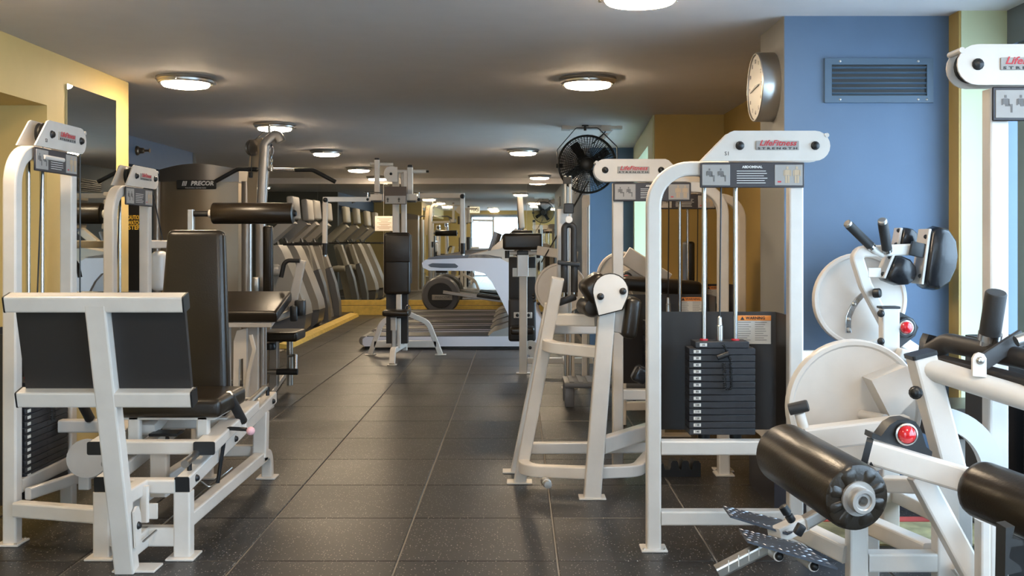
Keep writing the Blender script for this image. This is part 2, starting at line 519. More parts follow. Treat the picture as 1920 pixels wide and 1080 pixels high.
# ------------------------------------------------------------------ ceiling lamps
def make_lamp(x, y, label):
    t = thing('ceiling_lamp', label, 'lamp', (x, y, CE), 'round flush ceiling lamps')
    c = (x, y, CE)
    MB().lathe(c, (0, 0, -1), [(0.16, 0), (0.185, 0.003), (0.188, 0.018), (0.178, 0.024), (0.176, 0.036), (0.166, 0.044), (0.15, 0.044), (0.15, 0.02)], 32).build('rim', STEEL, t)
    MB().lathe(c, (0, 0, -1), [(0.149, 0.02), (0.149, 0.050), (0.140, 0.060), (0.10, 0.068), (0, 0.072)], 28).build('lens', LENS, t)
    for k in range(3):
        a = k * 2.094 + 0.5
        MB().lathe((x + 0.178 * math.cos(a), y + 0.178 * math.sin(a), CE - 0.030), (math.cos(a), math.sin(a), 0), [(0.008, 0), (0.008, 0.014), (0, 0.016)], 8).build('screw', STEEL, t)
    return t
LAMPS = [(-2.14, 6.64, 'lit round ceiling lamp nearest the yellow pillar, largest of the left row'),
         (-2.19, 9.28, 'lit round ceiling lamp right above the bent arm of the pulldown tower'),
         (-2.235, 12.03, 'lit round ceiling lamp in the left row, third from the front'),
         (-2.29, 14.84, 'lit round ceiling lamp in the left row, fourth from the front'),
         (-2.30, 16.9, 'lit round ceiling lamp closest to the back mirror behind the press machine'),
         (0.452, 6.67, 'lit round ceiling lamp in front of the black hanging fan, largest of the right row'),
         (0.06, 11.9, 'lit round ceiling lamp left of the black hanging fan'),
         (0.35, 16.6, 'small lit round ceiling lamp far back beside the blue wall'),
         (0.51, 4.30, 'ceiling lamp cut off by the top edge above the clock column'),
         (-2.10, 4.05, 'ceiling lamp cut off by the top left corner of the picture'),
         (-0.8, 1.6, 'added ceiling lamp overhead, out of view, in front of the glass door'),  # this and the next two lamps are unseen, added to light the room
         (-0.8, -0.4, 'added ceiling lamp overhead, out of view, closest to the glass door'),
         (1.2, 1.6, 'added ceiling lamp overhead, out of view, closest to the windows'),
         (-4.9, 15.0, 'ceiling lamp in the bay above the cross trainers')]
for x, y, lb in LAMPS: make_lamp(x, y, lb)

# ================================================================== WEIGHT STACK TOWERS (one design, used by six machines)
TW = 0.058
def person_glyph(mb, o, right, up, h, sit=False):
    """tiny printed figure, flat on a sign"""
    right, up = V(right), V(up)
    nn = right.cross(up) * 0.0008
    def q(x0, x1, y0, y1):
        mb.prism([o + right*x0*h + up*y0*h, o + right*x1*h + up*y0*h, o + right*x1*h + up*y1*h, o + right*x0*h + up*y1*h], nn)
    q(-.06, .06, .84, 1.0); q(-.15, .15, .48, .80); q(-.23, -.17, .42, .78); q(.17, .23, .42, .78)
    if sit:
        q(-.02, .40, .36, .48); q(.30, .40, 0, .36)
    else:
        q(-.13, -.02, 0, .46); q(.02, .13, 0, .46)

def tower(root, ox, oy, ang=0.0, flip=False, W=0.572, xs=0.0, dz=0.0, title=None, serial=None, plates=14, digits=True,
          stack=True, shroud=True, low_beam=True, warn=True, glyph=True, sx=0.285, sy=0.085, hw2=0.135, dzs=0.0, sh_z=(0.44, 0.945)):
    R = Matrix.Rotation(math.radians(ang), 3, 'Z')
    def T(x, y, z):
        xx = W - x if flip else x
        p = R @ V((xx, y, 0))
        return V((ox + p.x, oy + p.y, z))
    right = R @ V((1, 0, 0)); back = R @ V((0, 1, 0)); front = -back; up = V((0, 0, 1))
    zt = 1.54 + dz
    # bent upright and straight upright
    MB().sweep(fillet([T(0, 0, 0.008), T(0, 0, zt), T(0.30, 0, zt)], 0.185, 10), rrect(TW, TW, 0.008), back).build('bent_upright', WHITE, root)
    MB().bar(T(W, 0, 0.008), T(W, 0, zt + 0.02), TW, TW, back).build('upright', WHITE, root)
    for x in (0, W):
        fp = MB().pad(T(x, 0.0, 0.005), (0.105, 0.095, 0.009), R, 0.002, 1).build('foot_plate', WHITE, root)
        for s in (-1, 1):
            MB().bolt(T(x + s * 0.042, -0.032, 0.009), up, 0.006).build('bolt', STEEL, fp)
    MB().bar(T(TW/2, 0, 0.415 + dzs), T(W - TW/2, 0, 0.415 + dzs), TW, TW, back).build('stack_beam', WHITE, root)
    if low_beam:
        MB().bar(T(TW/2, 0, 0.132), T(W - TW/2, 0, 0.132), TW, TW, back).build('lower_beam', WHITE, root)
    # head plates, one in front of the pulleys and one behind
    def outline(y):
        pts = [T(0.188 + xs, y, 1.569 + dz), T(0.300 + xs, y, 1.683 + dz), T(0.318 + xs, y, 1.690 + dz)]
        for k in range(11):
            a = math.radians(90 - 18 * k)
            pts.append(T(0.643 + xs + 0.0605 * math.cos(a), y, 1.6295 + dz + 0.0605 * math.sin(a)))
        return pts
    hp = MB().prism(outline(-0.042), back * 0.007).build('head_plate', WHITE, root)
    MB().prism(outline(0.036), back * 0.007).build('head_plate', WHITE, root)
    for x in (0.341, 0.643):
        MB().lathe(T(x + xs, -0.012, 1.63 + dz), back, [(0.046, 0), (0.050, 0.003), (0.042, 0.010), (0.042, 0.016), (0.050, 0.023), (0.046, 0.026)], 24).build('pulley', BLACK, root)
        MB().bolt(T(x + xs, -0.042, 1.63 + dz), front, 0.0155).build('bolt', BLACK, root)
    MB().lathe(T(0.690 + xs, -0.045, 1.672 + dz), back, [(0.009, 0), (0.009, 0.09)], 10).build('pin', WHITE, root)
    # name plaque
    cx = 0.491 + xs
    pq = MB().pad(T(cx, -0.0445, 1.631 + dz), (0.172, 0.005, 0.036), R, 0.001, 1).build('name_plaque', SIGNL, root, 'grey plaque with red italic lettering')
    put_text(pq, 'lettering', REDINK, 'LifeFitness', 0.031, T(cx, -0.0475, 1.6395 + dz), right, up, fit=0.150, shear=0.35, bold=0.0006)
    put_text(pq, 'lettering', INK, 'S T R E N G T H', 0.011, T(cx, -0.0475, 1.6185 + dz), right, up, fit=0.158, bold=0.0004)
    if serial:
        put_text(root, 'serial_mark', INK, serial, 0.022, T(0.29 + xs, -0.0425, 1.598 + dz), right, up)
    # instruction sign
    sx0, sx1, sz0, sz1 = 0.181 + xs, 0.600 + xs, 1.4615 + dz, 1.563 + dz
    sc = (sx0 + sx1) / 2
    sg = MB().pad(T(sc, -0.040, (sz0 + sz1) / 2), (sx1 - sx0, 0.007, sz1 - sz0), R, 0.003, 1).build('instruction_sign', SIGN, root, 'dark exercise instruction sign with two pale picture panels')
    L = -1 if flip else 1
    zc = (sz0 + sz1) / 2
    for off in (-0.145, 0.145):
        MB().pad(T(sc + off * L, -0.0442, zc), (0.112, 0.003, 0.083), R, 0.001, 1).build('picture_panel', SIGNL, sg)
    mb = MB()
    for off in (-0.172, -0.127):
        person_glyph(mb, T(sc + off * L, -0.0462, zc - 0.026), right, up, 0.052, True)
    mb.build('printed_figure', FIG, sg, kind='stuff')
    mb = MB()
    for off in (0.140, 0.178):
        person_glyph(mb, T(sc + off * L, -0.0462, zc - 0.032), right, up, 0.066)
    mb.build('printed_figure', FIGT, sg, kind='stuff')
    p = T(sc + 0.108 * L, -0.0462, zc - 0.030)
    MB().prism([p - right * .007, p + right * .007, p + right * .007 + up * .006, p - right * .007 + up * .006], front * 0.0006).build('colour_key', REDINK, sg)
    if title:
        put_text(sg, 'lettering', TEXTW, title, 0.014, T(sc, -0.0440, zc + 0.032), right, up, bold=0.0003)
    mb = MB()
    for i in range(6):
        w = 0.062 - 0.012 * random.random()
        p = T(sc, -0.0440, zc + 0.016 - i * 0.0095)
        mb.prism([p - right * 0.062 - up * .0011, p - right * 0.062 + right * w * 2 - up * .0011, p - right * 0.062 + right * w * 2 + up * .0011, p - right * 0.062 + up * .0011], front * 0.0005)
    mb.build('printed_lines', TEXTW, sg, kind='stuff')
    # guide rods, cable, stack
    ztop = 0.838 + dzs
    for x in (sx - 0.065, sx + 0.065):
        MB().tube([T(x, sy, 0.45 + dzs), T(x, sy, 1.53 + dz)], 0.0095, 12).build('guide_rod', CHROME, root)
    MB().bar(T(sx - 0.095, sy - .03, 1.525 + dz), T(sx + 0.095, sy - .03, 1.525 + dz), 0.12, 0.02, back).build('rod_bracket', WHITE, root)
    MB().tube([T(sx, sy, ztop + 0.1), T(sx, sy - 0.035, 1.60 + dz)], 0.0035, 8).build('cable', CABLE, root)
    if stack:
        ptch = 0.0272
        for i in range(plates):
            hw = hw2 - 0.025 if i == 0 else hw2
            z1 = ztop - i * ptch
            c = T(sx, sy, z1 - ptch / 2)
            if i <= 1:
                mb = MB().pad(c, (2 * hw, 0.11, ptch - 0.0012), R, 0.0022, 1)
                pl = mb.build('weight_plate', IRON, root)
                pl2 = pl
            else:
                pl = pl2.copy(); COL.objects.link(pl); pl.parent = root; LOC[pl.name] = LOC[root.name]
                pl.location = V((0, 0, -(i - 1) * ptch))
            tx = (sx + hw - 0.033) if flip else (sx - hw + 0.033)
            tg = MB().pad(T(tx, sy - 0.0555, z1 - ptch / 2) - pl.location, (0.030, 0.0015, 0.013), R, 0.0006, 1).build('number_tag', PAPER, pl)
            if digits:
                put_text(pl, 'number', INK, str(10 * (i + 1)), 0.012, T(tx, sy - 0.0567, z1 - ptch / 2) - pl.location, right, up, bold=0.0003)
            MB().lathe(T(sx, sy - 0.0551, z1 - ptch / 2) - pl.location, front, [(0.0055, 0), (0.0055, 0.0006), (0, 0.0007)], 8).build('pin_hole', INK, pl)
        for x in (sx - 0.065, sx + 0.065):
            MB().lathe(T(x, sy, ztop), up, [(0.017, 0), (0.017, 0.006), (0.011, 0.007)], 12).build('bushing', REDINK, root)
            MB().lathe(T(x, sy, 0.435 + dzs), up, [(0.025, 0), (0.025, 0.02)], 12).build('rubber_stop', BLACK, root)
        MB().lathe(T(sx, sy, ztop), up, [(0.014, 0), (0.014, 0.06), (0.011, 0.063), (0.009, 0.095), (0.004, 0.10)], 12).build('stem', STEEL, root)
        # selector pin with coiled tether
        zp = ztop - 0.055
        MB().tube([T(sx + 0.020, sy - .079, zp + 0.008), T(sx - 0.025, sy - .081, zp - 0.008)], 0.011, 10).build('selector_pin', BLACK, root)
        path = []
        n = 240
        pts = fillet([T(sx + 0.004, sy - .07, ztop - 0.012), T(sx + 0.03, sy - .074, zp - 0.02), T(sx + 0.034, sy - .072, zp - 0.14), T(sx + 0.008, sy - .072, zp - 0.14), T(sx + 0.004, sy - .072, zp - 0.03)], 0.012, 6)
        cum = [0]
        for a, b in zip(pts, pts[1:]): cum.append(cum[-1] + (b - a).length)
        for i in range(n + 1):
            d = cum[-1] * i / n
            j = max(k for k in range(len(cum)) if cum[k] <= d + 1e-9); j = min(j, len(pts) - 2)
            u = (d - cum[j]) / max(1e-6, cum[j + 1] - cum[j])
            p = pts[j].lerp(pts[j + 1], u)
            a = i * 2 * math.pi / 6
            path.append(p + right * 0.006 * math.cos(a) + back * 0.006 * math.sin(a))
        MB().sweep(path, circ(0.0021, 5)).build('coiled_tether', INK, root)
    if shroud:
        z0, z1 = sh_z
        pr = [(0.030, 0.03), (0.030, 0.25), (0.540, 0.25), (0.560, 0.235), (0.560, 0.05)]
        bx = [T(x * W / 0.572, y, z0) for x, y in pr]
        mb = MB()
        th = 0.006
        inn = [T((x + (th if x < 0.3 else -th)) * W / 0.572, y - (th if y > 0.1 else 0), z0) for x, y in pr]
        mb.add(bx + inn + [p + up * (z1 - z0) for p in bx + inn],
               [(i, i + 1, i + 11, i + 10) for i in range(4)] + [(i + 5, i + 15, i + 16, i + 6) for i in range(4)] +
               [(i + 10, i + 11, i + 16, i + 15) for i in range(4)] + [(i, i + 5, i + 6, i + 1) for i in range(4)] + [(0, 10, 15, 5), (4, 9, 19, 14)])
        sh = mb.build('stack_shroud', SHROUD, root)
        if warn:
            wx = 0.46 * W / 0.572
            if flip: wx = 0.10 * W / 0.572 + 0.03
            wl = MB().pad(T(wx, 0.241, 0.868), (0.150, 0.003, 0.122), R, 0.001, 1).build('warning_label', PAPER, sh)
            MB().pad(T(wx, 0.2388, 0.918), (0.150, 0.002, 0.022), R, 0.0005, 1).build('warning_band', ORANGE, sh)
            put_text(sh, 'lettering', INK, 'WARNING', 0.017, T(wx + (-.008 if flip else 0.008), 0.2372, 0.918), right, up, bold=0.0004)
            mb = MB()
            pt = T(wx + (0.048 if flip else -0.048), 0.2375, 0.9105)
            mb.prism([pt - right * 0.009, pt + right * 0.009, pt + up * 0.015], front * 0.0004)
            for cxo in (-0.036, 0.036):
                for i in range(9):
                    p = T(wx, 0.2392, 0.900 - i * 0.0095) + right * cxo
                    w = 0.028 - 0.010 * random.random()
                    mb.prism([p - right * 0.030 - up * .0008, p - right * 0.030 + right * w * 2 - up * .0008, p - right * 0.030 + right * w * 2 + up * .0008, p - right * 0.030 + up * .0008], front * 0.0004)
            mb.build('printed_lines', INK, sh, kind='stuff')
    return T

def disc(root, c, r, n, name='cam_disc', th=0.03, m=None):
    """flat cam disc with a raised rim; n points to the viewer's side"""
    n = V(n)
    return MB().lathe(V(c) - n * th, n, [(r, 0), (r + 0.004, 0.004), (r + 0.004, th), (r, th + 0.006), (r - 0.012, th + 0.006), (r - 0.016, th + 0.002), (r - 0.018, th), (0, th)], 48).build(name, m or WHITE, root)

def roller(root, a, b, r, name='roller_pad', m=None, tip=0.012):
    a, b = V(a), V(b); L = (b - a).length
    return MB().lathe(a, b - a, [(r * 0.45, 0), (r * 0.8, 0.002), (r * 0.95, tip * 0.5), (r, tip), (r, L - tip), (r * 0.95, L - tip * 0.5), (r * 0.8, L - 0.002), (r * 0.45, L)], 26).build(name, m or VINYL, root)

def grip(root, a, b, r, cap=True, name='hand_grip'):
    a, b = V(a), V(b); L = (b - a).length
    o = MB().lathe(a, b - a, [(r, 0), (r, L - 0.004), (r * 0.9, L)], 16).build(name, FOAM, root)
    if cap:
        MB().lathe(b, b - a, [(r * 0.92, 0), (r * 0.92, r * 0.5), (r * 0.7, r * 0.7), (0, r * 0.7)], 16).build('end_cap', STEEL, o)
        MB().lathe(a - (b - a).normalized() * 0.014, b - a, [(r * 1.02, 0), (r * 1.02, 0.014)], 16).build('ring', CHROME, o)
    return o

def red_knob(root, c, n, r, h_up):
    """black bearing housing with a round red knob"""
    c, n = V(c), V(n)
    MB().lathe(c - n * 0.012, n, [(r * 1.75, 0), (r * 1.75, 0.012), (r * 1.5, 0.018), (r * 1.25, 0.018)], 24).build('bearing_housing', BLACK, root)
    MB().lathe(c, n, [(r * 1.22, 0), (r * 1.22, 0.008), (r * 1.05, 0.010), (r, 0.008)], 24).build('knob_ring', STEEL, root)
    MB().ball(c + n * 0.008, r, axis=n, sq=0.75).build('red_knob', RED, root, 'glossy red round knob')

# ================================================================== RIGHT SIDE MACHINES
# ---- abdominal machine
A = thing('abdominal_machine', 'white abdominal machine in front of the blue column, sign reading ABDOMINAL', 'gym machine', (0.55, 4.17, 0))
tower(A, (1225 - CX) / F * 4.17, 4.17, title='ABDOMINAL', serial='S1')
# rear leg, seat frame behind the tower
MB().bar((1.098, 5.50, 0.008), (1.098, 5.50, 0.40), 0.06, 0.06).build('rear_leg', WHITE, A)
MB().pad((1.098, 5.50, 0.005), (0.10, 0.10, 0.009), None, 0.002, 1).build('foot_plate', WHITE, A)
MB().bar((1.098, 4.46, 0.415), (1.098, 5.53, 0.415), 0.058, 0.058).build('rear_beam', WHITE, A)
MB().bar((1.098, 4.20, 0.415), (1.098, 4.46, 0.415), 0.058, 0.05).build('rear_beam', WHITE, A)
YA = 4.52
pc = at(1613, 562, 4.66)
disc(A, pc, 0.208, (0, -1, 0))
MB().sweep(fillet([at(1490, 671, 4.25), at(1545, 671, 4.36), at(1600, 671, 4.60)], 0.06), rrect(0.06, 0.06), (0, 0, 1)).build('side_beam', WHITE, A)
arc = [at(x, y, 4.63) for x, y in ((1619, 552), (1608, 562), (1598, 577), (1591, 594), (1590, 609), (1591, 624))]
MB().sweep(arc, rrect(0.010, 0.026, 0.003), (0, 1, 0)).build('arc_plate', CHROME, A)
for x, y in ((1601, 570), (1591, 599), (1591, 618)):
    MB().bolt(at(x, y, 4.62), (0, -1, 0), 0.008).build('bolt', STEEL, A)
MB().sweep(fillet([at(1668, 622, 4.58), at(1622, 535, 4.53), at(1602, 472, 4.50), at(1728, 467, 4.50)], [0.1, 0.03]), rrect(0.055, 0.050, 0.008), (0, 1, 0)).build('lever_arm', WHITE, A)
MB().pad(at(1720, 468, 4.46), (0.062, 0.02, 0.062), rot('Y', 12), 0.004, 2).build('end_cap', BLACK, A)
MB().tube(fillet([at(1655, 478, 4.49), at(1640, 470, 4.47), at(1630, 459, 4.46)], 0.02), 0.015).build('grip_stub', WHITE, A)
grip(A, at(1631, 460, 4.46), at(1591, 421, 4.40), 0.0195)
MB().tube([at(1664, 474, 4.48), at(1663, 465, 4.46)], 0.018).build('grip_stub', WHITE, A)
grip(A, at(1663, 466, 4.46), at(1655, 417, 4.38), 0.0215)
def shoulder_pad(c, w, h, d, tilt, side=1):
    """D shaped shoulder pad on a white bracket"""
    Rm = rot('Y', tilt)
    prof = [(-0.5, -0.42), (-0.5, 0.42), (-0.30, 0.5), (0.05, 0.49), (0.36, 0.33), (0.5, 0.08), (0.5, -0.12), (0.34, -0.36), (0.02, -0.5), (-0.36, -0.5)]
    poly = [V(c) + Rm @ V((side * x * w, -d / 2, z * h)) for x, z in prof]
    mb = MB()
    k = len(poly)
    rings = []
    for t, s in ((0, 0.86), (0.07, 0.97), (0.5, 1.04), (0.93, 0.97), (1, 0.86)):
        rings.append([V(c) + Rm @ V((side * x * w * s, -d / 2 + t * d, z * h * s)) for x, z in prof])
    vs = [p for r_ in rings for p in r_]
    fs = [tuple(range(k)), tuple(range(4 * k, 5 * k))]
    for i in range(4):
        for q in range(k):
            fs.append((i*k + q, i*k + (q+1) % k, (i+1)*k + (q+1) % k, (i+1)*k + q))
    p = mb.add(vs, fs).build('shoulder_pad', GLOSSB, A, angle=60)
    bp = V(c) + Rm @ V((-side * (w / 2 + 0.008), 0, 0))
    MB().pad(bp, (0.012, d * 0.8, h * 0.9), Rm, 0.002, 1).build('bracket', WHITE, p)
    for s in (-0.32, 0.32):
        MB().bolt(bp + Rm @ V((-side * 0.006, -d * 0.25, h * s)), Rm @ V((-side, 0, 0)), 0.009).build('bolt', BLACK, p)
shoulder_pad(at(1757, 485, 4.50), 0.125, 0.268, 0.15, 8)
shoulder_pad(at(1685, 509, 4.53), 0.115, 0.125, 0.14, 22)
shoulder_pad(at(1700, 449, 4.68), 0.075, 0.10, 0.10, 10)
MB().lathe(at(1637, 550, 4.50), (1, -0.6, 0.1), [(0.018, 0), (0.021, 0.006), (0.021, 0.028), (0.016, 0.034), (0, 0.035)], 16).build('adjusting_knob', BLACK, A)
MB().pad(at(1640, 511, 4.495), (0.055, 0.003, 0.040), None, 0.001, 1).build('sticker', PAPER, A)
# post carrying the red knob
MB().bar(V((at(1667, 600, 4.45).x, 4.45, 0.008)), at(1667, 577, 4.45), 0.058, 0.075).build('pivot_post', WHITE, A)
MB().pad(at(1666, 576, 4.45), (0.082, 0.065, 0.010), None, 0.002, 1).build('end_cap', BLACK, A)
for y in (588, 640):
    MB().bolt(at(1652, y, 4.419), (-0.6, -0.8, 0), 0.014).build('bolt', BLACK, A)
hp = [at(x, y, 4.44) for x, y in ((1684, 585), (1690, 586), (1712, 598), (1722, 614), (1716, 630), (1690, 650), (1684, 660))]
MB().prism(hp, (0, 0.05, 0)).build('bearing_plate', BLACK, A)
red_knob(A, at(1698, 614, 4.43), (0, -1, 0), 0.026, 0)
MB().bar(at(1690, 640, 4.55), at(1738, 672, 4.6), 0.05, 0.05).build('link_arm', WHITE, A)
MB().pad(at(1700, 668, 4.42), (0.10, 0.10, 0.05), rot('Y', 20), 0.01).build('seat_bracket', WHITE, A)
# seat pad on its post
MB().pad(at(1800, 790, 3.95), (0.34, 0.34, 0.08), None, 0.02).build('seat', VINYL, A)
MB().pad(at(1800, 765, 3.95), (0.30, 0.30, 0.04), None, 0.018).build('seat_top', VINYL, A)
MB().bar(V((at(1800, 0, 3.95).x, 3.95, 0.008)), V((at(1800, 0, 3.95).x, 3.95, 0.52)), 0.07, 0.07).build('seat_post', WHITE, A)
MB().bar(V((1.19, 4.17, 0.16)), V((1.62, 4.45, 0.16)), 0.058, 0.058, (0, 0, 1)).build('floor_beam', WHITE, A)
MB().bar(V((1.62, 4.45, 0.16)), V((at(1800, 0, 3.95).x, 3.95, 0.16)), 0.058, 0.058, (0, 0, 1)).build('floor_beam', WHITE, A)

# ---- leg machine in the right foreground
Bm = thing('leg_curl_machine', 'white leg machine with fat black rollers in the right foreground, cut by the frame', 'gym machine', (1.436, 3.1, 0))
bx = (1866 - CX) / F * 3.1
YB = 3.1
tower(Bm, bx, YB, flip=True, dz=0.143, serial=None, warn=False, low_beam=False)
for k in range(1):
    MB().box((bx + 0.03, YB + .17, 0.10), (bx + 0.55, YB + .18, 0.45)).build('stack_shroud', SHROUD, Bm)
MB().bar((bx + 0.572, YB, 0.132), (bx, YB, 0.132), TW, TW).build('lower_beam', WHITE, Bm)
# disc with wedge
YD = 3.32
disc(Bm, at(1603, 764, YD), 0.214, (0, -1, 0), th=0.035)
wd = [at(1616, 706, YD), at(1679, 681, YD), at(1700, 735, YD), at(1655, 782, YD)]
MB().prism(wd, (0, -0.09, 0)).build('disc_block', WHITE, Bm)
MB().tube([at(1615, 778, YD), at(1660, 786, YD - 0.1)], 0.016).build('axle', WHITE, Bm)
# upper lever beam with small hand grip
YL = 3.10
MB().bar(at(1507, 823, YL), at(1702, 800, YL), 0.06, 0.068).build('lever_beam', WHITE, Bm)
MB().tube([at(1508, 806, YL), at(1499, 775, YL)], 0.016).build('grip_post', WHITE, Bm)
grip(Bm, at(1480, 768, YL), at(1515, 760, YL - 0.02), 0.018, cap=False)
# second beam with the red knob on top
YS = 2.86
MB().bar(at(1628, 846, YS), at(1835, 907, YS - 0.10), 0.062, 0.066).build('roller_beam', WHITE, Bm)
d = (at(1835, 907, YS - 0.1) - at(1628, 846, YS)).normalized()
MB().bar(at(1628, 846, YS) - d * 0.012, at(1628, 846, YS) + d * 0.006, 0.064, 0.070).build('end_cap', BLACK, Bm)
hs = [at(x, y, 2.86) for x, y in ((1634, 822), (1636, 812), (1652, 818), (1668, 797), (1683, 788), (1702, 786), (1717, 791), (1727, 805), (1737, 838), (1748, 847), (1747, 856))]
MB().prism(hs, (0, 0.06, 0)).build('bearing_block', BLACK, Bm)
kc = at(1699, 814, 2.855)
MB().lathe(kc, (0, -1, 0), [(0.031, 0), (0.031, 0.006), (0.027, 0.008), (0.026, 0.002)], 24).build('knob_ring', STEEL, Bm)
MB().ball(kc + V((0, -0.006, 0)), 0.0255, axis=(0, -1, 0), sq=0.75).build('red_knob', RED, Bm, 'glossy red round knob')
for x, y in ((1637, 868), (1715, 890)):
    MB().pad(at(x, y, YS - 0.01), (0.035, 0.05, 0.012), rot('Y', 14), 0.004, 2).build('rubber_bumper', BLACK, Bm)
# tilted post with the round white tube
YP = 3.0
MB().sweep([at(1727, 668, YP), at(1788, 900, YP)], rrect(0.075, 0.07, 0.008), (0, 1, 0)).build('tilted_post', WHITE, Bm)
dd = (at(1727, 668, YP) - at(1788, 900, YP)).normalized()
MB().bar(at(1727, 668, YP), at(1727, 668, YP) + dd * 0.012, 0.079, 0.074, (0, 1, 0)).build('end_cap', BLACK, Bm)
MB().bolt(at(1717, 736, YP - 0.04), (-0.5, -1, 0), 0.017).build('bolt', BLACK, Bm)
MB().tube([at(1738, 690, YP - 0.01), at(1990, 768, YP - 0.25)], 0.033, 18).build('round_tube', WHITE, Bm)
for o_ in (0, 0.035):
    lg = [at(1820 + x, y, 2.86 + o_) for x, y in ((4, 705), (4, 672), (9, 664), (17, 661), (25, 664), (30, 672), (30, 708))]
    MB().prism(lg, (0, 0.01, 0)).build('lug', WHITE, Bm)
MB().bolt(at(1838, 676, 2.86), (0, -1, 0), 0.010).build('bolt', STEEL, Bm)
MB().sweep([at(1842, 680, 2.89), at(1916, 632, 2.95)], rrect(0.018, 0.045, 0.004), (0, 1, 0)).build('flat_link', SHROUD, Bm)
MB().tube([at(1905, 640, 2.90), at(1925, 632, 2.90)], 0.016).build('pivot_pin', STEEL, Bm)
# dark tubes and hand grip
MB().tube(fillet([at(1745, 660, 3.2), at(1775, 642, 3.16), at(1990, 688, 2.78)], 0.05), 0.030, 16).build('dark_tube', SHROUD, Bm)
MB().bar(at(1760, 690, 3.12), at(1990, 748, 2.74), 0.06, 0.075).build('dark_beam', SHROUD, Bm)
q = [at(x, y, 3.2) for x, y in ((1733, 665), (1736, 640), (1742, 627), (1755, 630), (1767, 640), (1776, 656), (1768, 672), (1752, 690))]
MB().prism(q, (0, 0.05, 0)).build('toe_shield', GLOSSB, Bm)
grip(Bm, at(1855, 632, 3.0), at(1868, 548, 2.95), 0.030, cap=False)
MB().lathe(at(1855, 636, 3.003), at(1868, 548, 2.95) - at(1855, 632, 3.0), [(0.026, -0.03), (0.026, 0), (0.033, 0), (0.033, 0.020), (0.026, 0.020)], 18).build('collar', CHROME, Bm)
# blue white quarter ring
ring = []
cxr, cyr = 1762, 893
for k in range(13):
    a = math.radians(86 - 88 * k / 12); ring.append((cxr + 122 * math.cos(a), cyr - 128 * math.sin(a)))
for k in range(13):
    a = math.radians(-2 + 72 * k / 12); ring.append((cxr + 82 * math.cos(a), cyr - 88 * math.sin(a)))
MB().prism([at(x, y, 3.05) for x, y in ring], (0, 0.03, 0)).build('quarter_ring', WHITE2, Bm)
# roller pads
r1a, r1b = at(1466, 847, 3.02), at(1608, 934, 2.58)
ax = (r1b - r1a).normalized()
o = MB().lathe(r1a, ax, [(0.06, 0), (0.082, 0.006), (0.087, 0.02), (0.087, (r1b - r1a).length - 0.02), (0.083, (r1b - r1a).length - 0.004), (0.075, (r1b - r1a).length), (0.03, (r1b - r1a).length - 0.004)], 40).build('roller_pad', VINYL, Bm)
mb = MB()
u = ax.orthogonal().normalized(); w = ax.cross(u)
vs, fs = [], []
N = 96
for i, (rr, tt) in enumerate(((0.0865, -0.02), (0.082, -0.003), (0.070, 0.003), (0.055, 0.004), (0.040, 0.002))):
    for k in range(N):
        a = 2 * math.pi * k / N
        fold = abs(math.sin(a * 4 + 0.5 * math.sin(2 * a + 1))) ** 0.5
        amp = (0, 0.004, 0.014, 0.018, 0.010)[i]
        vs.append(r1b + ax * (tt - amp * (1 - fold)) + (u * math.cos(a) + w * math.sin(a)) * rr)
for i in range(4):
    for k in range(N):
        fs.append((i*N + k, i*N + (k+1) % N, (i+1)*N + (k+1) % N, (i+1)*N + k))
mb.add(vs, fs).build('gathered_cover', VINYL, o, angle=80)
MB().lathe(r1b, ax, [(0.044, 0), (0.044, 0.008), (0.032, 0.008), (0.032, 0.03), (0.030, 0.033), (0.022, 0.033), (0.020, 0.031), (0.020, 0.028), (0.013, 0.028), (0.013, 0.0)], 32).build('hub', SILVER, o)
roller(Bm, at(1826, 912, 2.72), at(2010, 985, 2.45), 0.075, tip=0.03)
MB().bar(at(1860, 945, 2.75), at(1990, 1000, 2.6), 0.06, 0.06).build('roller_support', WHITE, Bm)
MB().tube([r1a - ax * 0.10, r1a], 0.022).build('roller_axle', STEEL, Bm)
MB().bar(at(1512, 823, YL), r1a - ax * 0.06, 0.05, 0.05).build('roller_arm', WHITE, Bm)
# lower frame
def leg_to_floor(px, y, top, a=0.058, b=0.058, root=Bm):
    x = (px - CX) / F * y
    MB().bar((x, y, 0.008), (x, y, top), a, b).build('leg', WHITE, root)
    MB().pad((x, y, 0.005), (0.10, 0.10, 0.009), None, 0.002, 1).build('foot_plate', WHITE, root)
    return x
x1 = leg_to_floor(1606, 3.2, 0.43)
x2 = leg_to_floor(1772, 3.2, 0.62, 0.06, 0.068)
MB().bar((x1 + 0.03, 3.2, 0.256), (x2 - 0.034, 3.2, 0.256), 0.058, 0.058).build('cross_beam', WHITE, Bm)
MB().bar(at(1722, 890, 3.06), at(1828, 1085, 3.02), 0.06, 0.062).build('brace', WHITE, Bm)
MB().bar(at(1633, 985, 3.66), at(1748, 1036, 3.24), 0.058, 0.058, (0, 0, 1)).build('floor_beam', WHITE, Bm)
MB().bar(at(1632, 925, 3.72), V((at(1632, 0, 3.72).x, 3.72, 0.008)), 0.058, 0.05).build('rear_post', WHITE, Bm)
MB().bar(at(1480, 983, 3.42), at(1592, 1038, 3.22), 0.058, 0.06, (0, 0, 1)).build('floor_beam', WHITE, Bm)
MB().bar(at(1660, 907, 3.45), at(1800, 912, 3.3), 0.05, 0.05).build('cross_beam', WHITE, Bm)
x3 = leg_to_floor(1842, 2.95, 0.45, 0.05, 0.03)
MB().bar(V((x2 + 0.02, 3.15, 0.26)), V((bx, YB, 0.14)), 0.05, 0.05).build('floor_beam', WHITE, Bm)
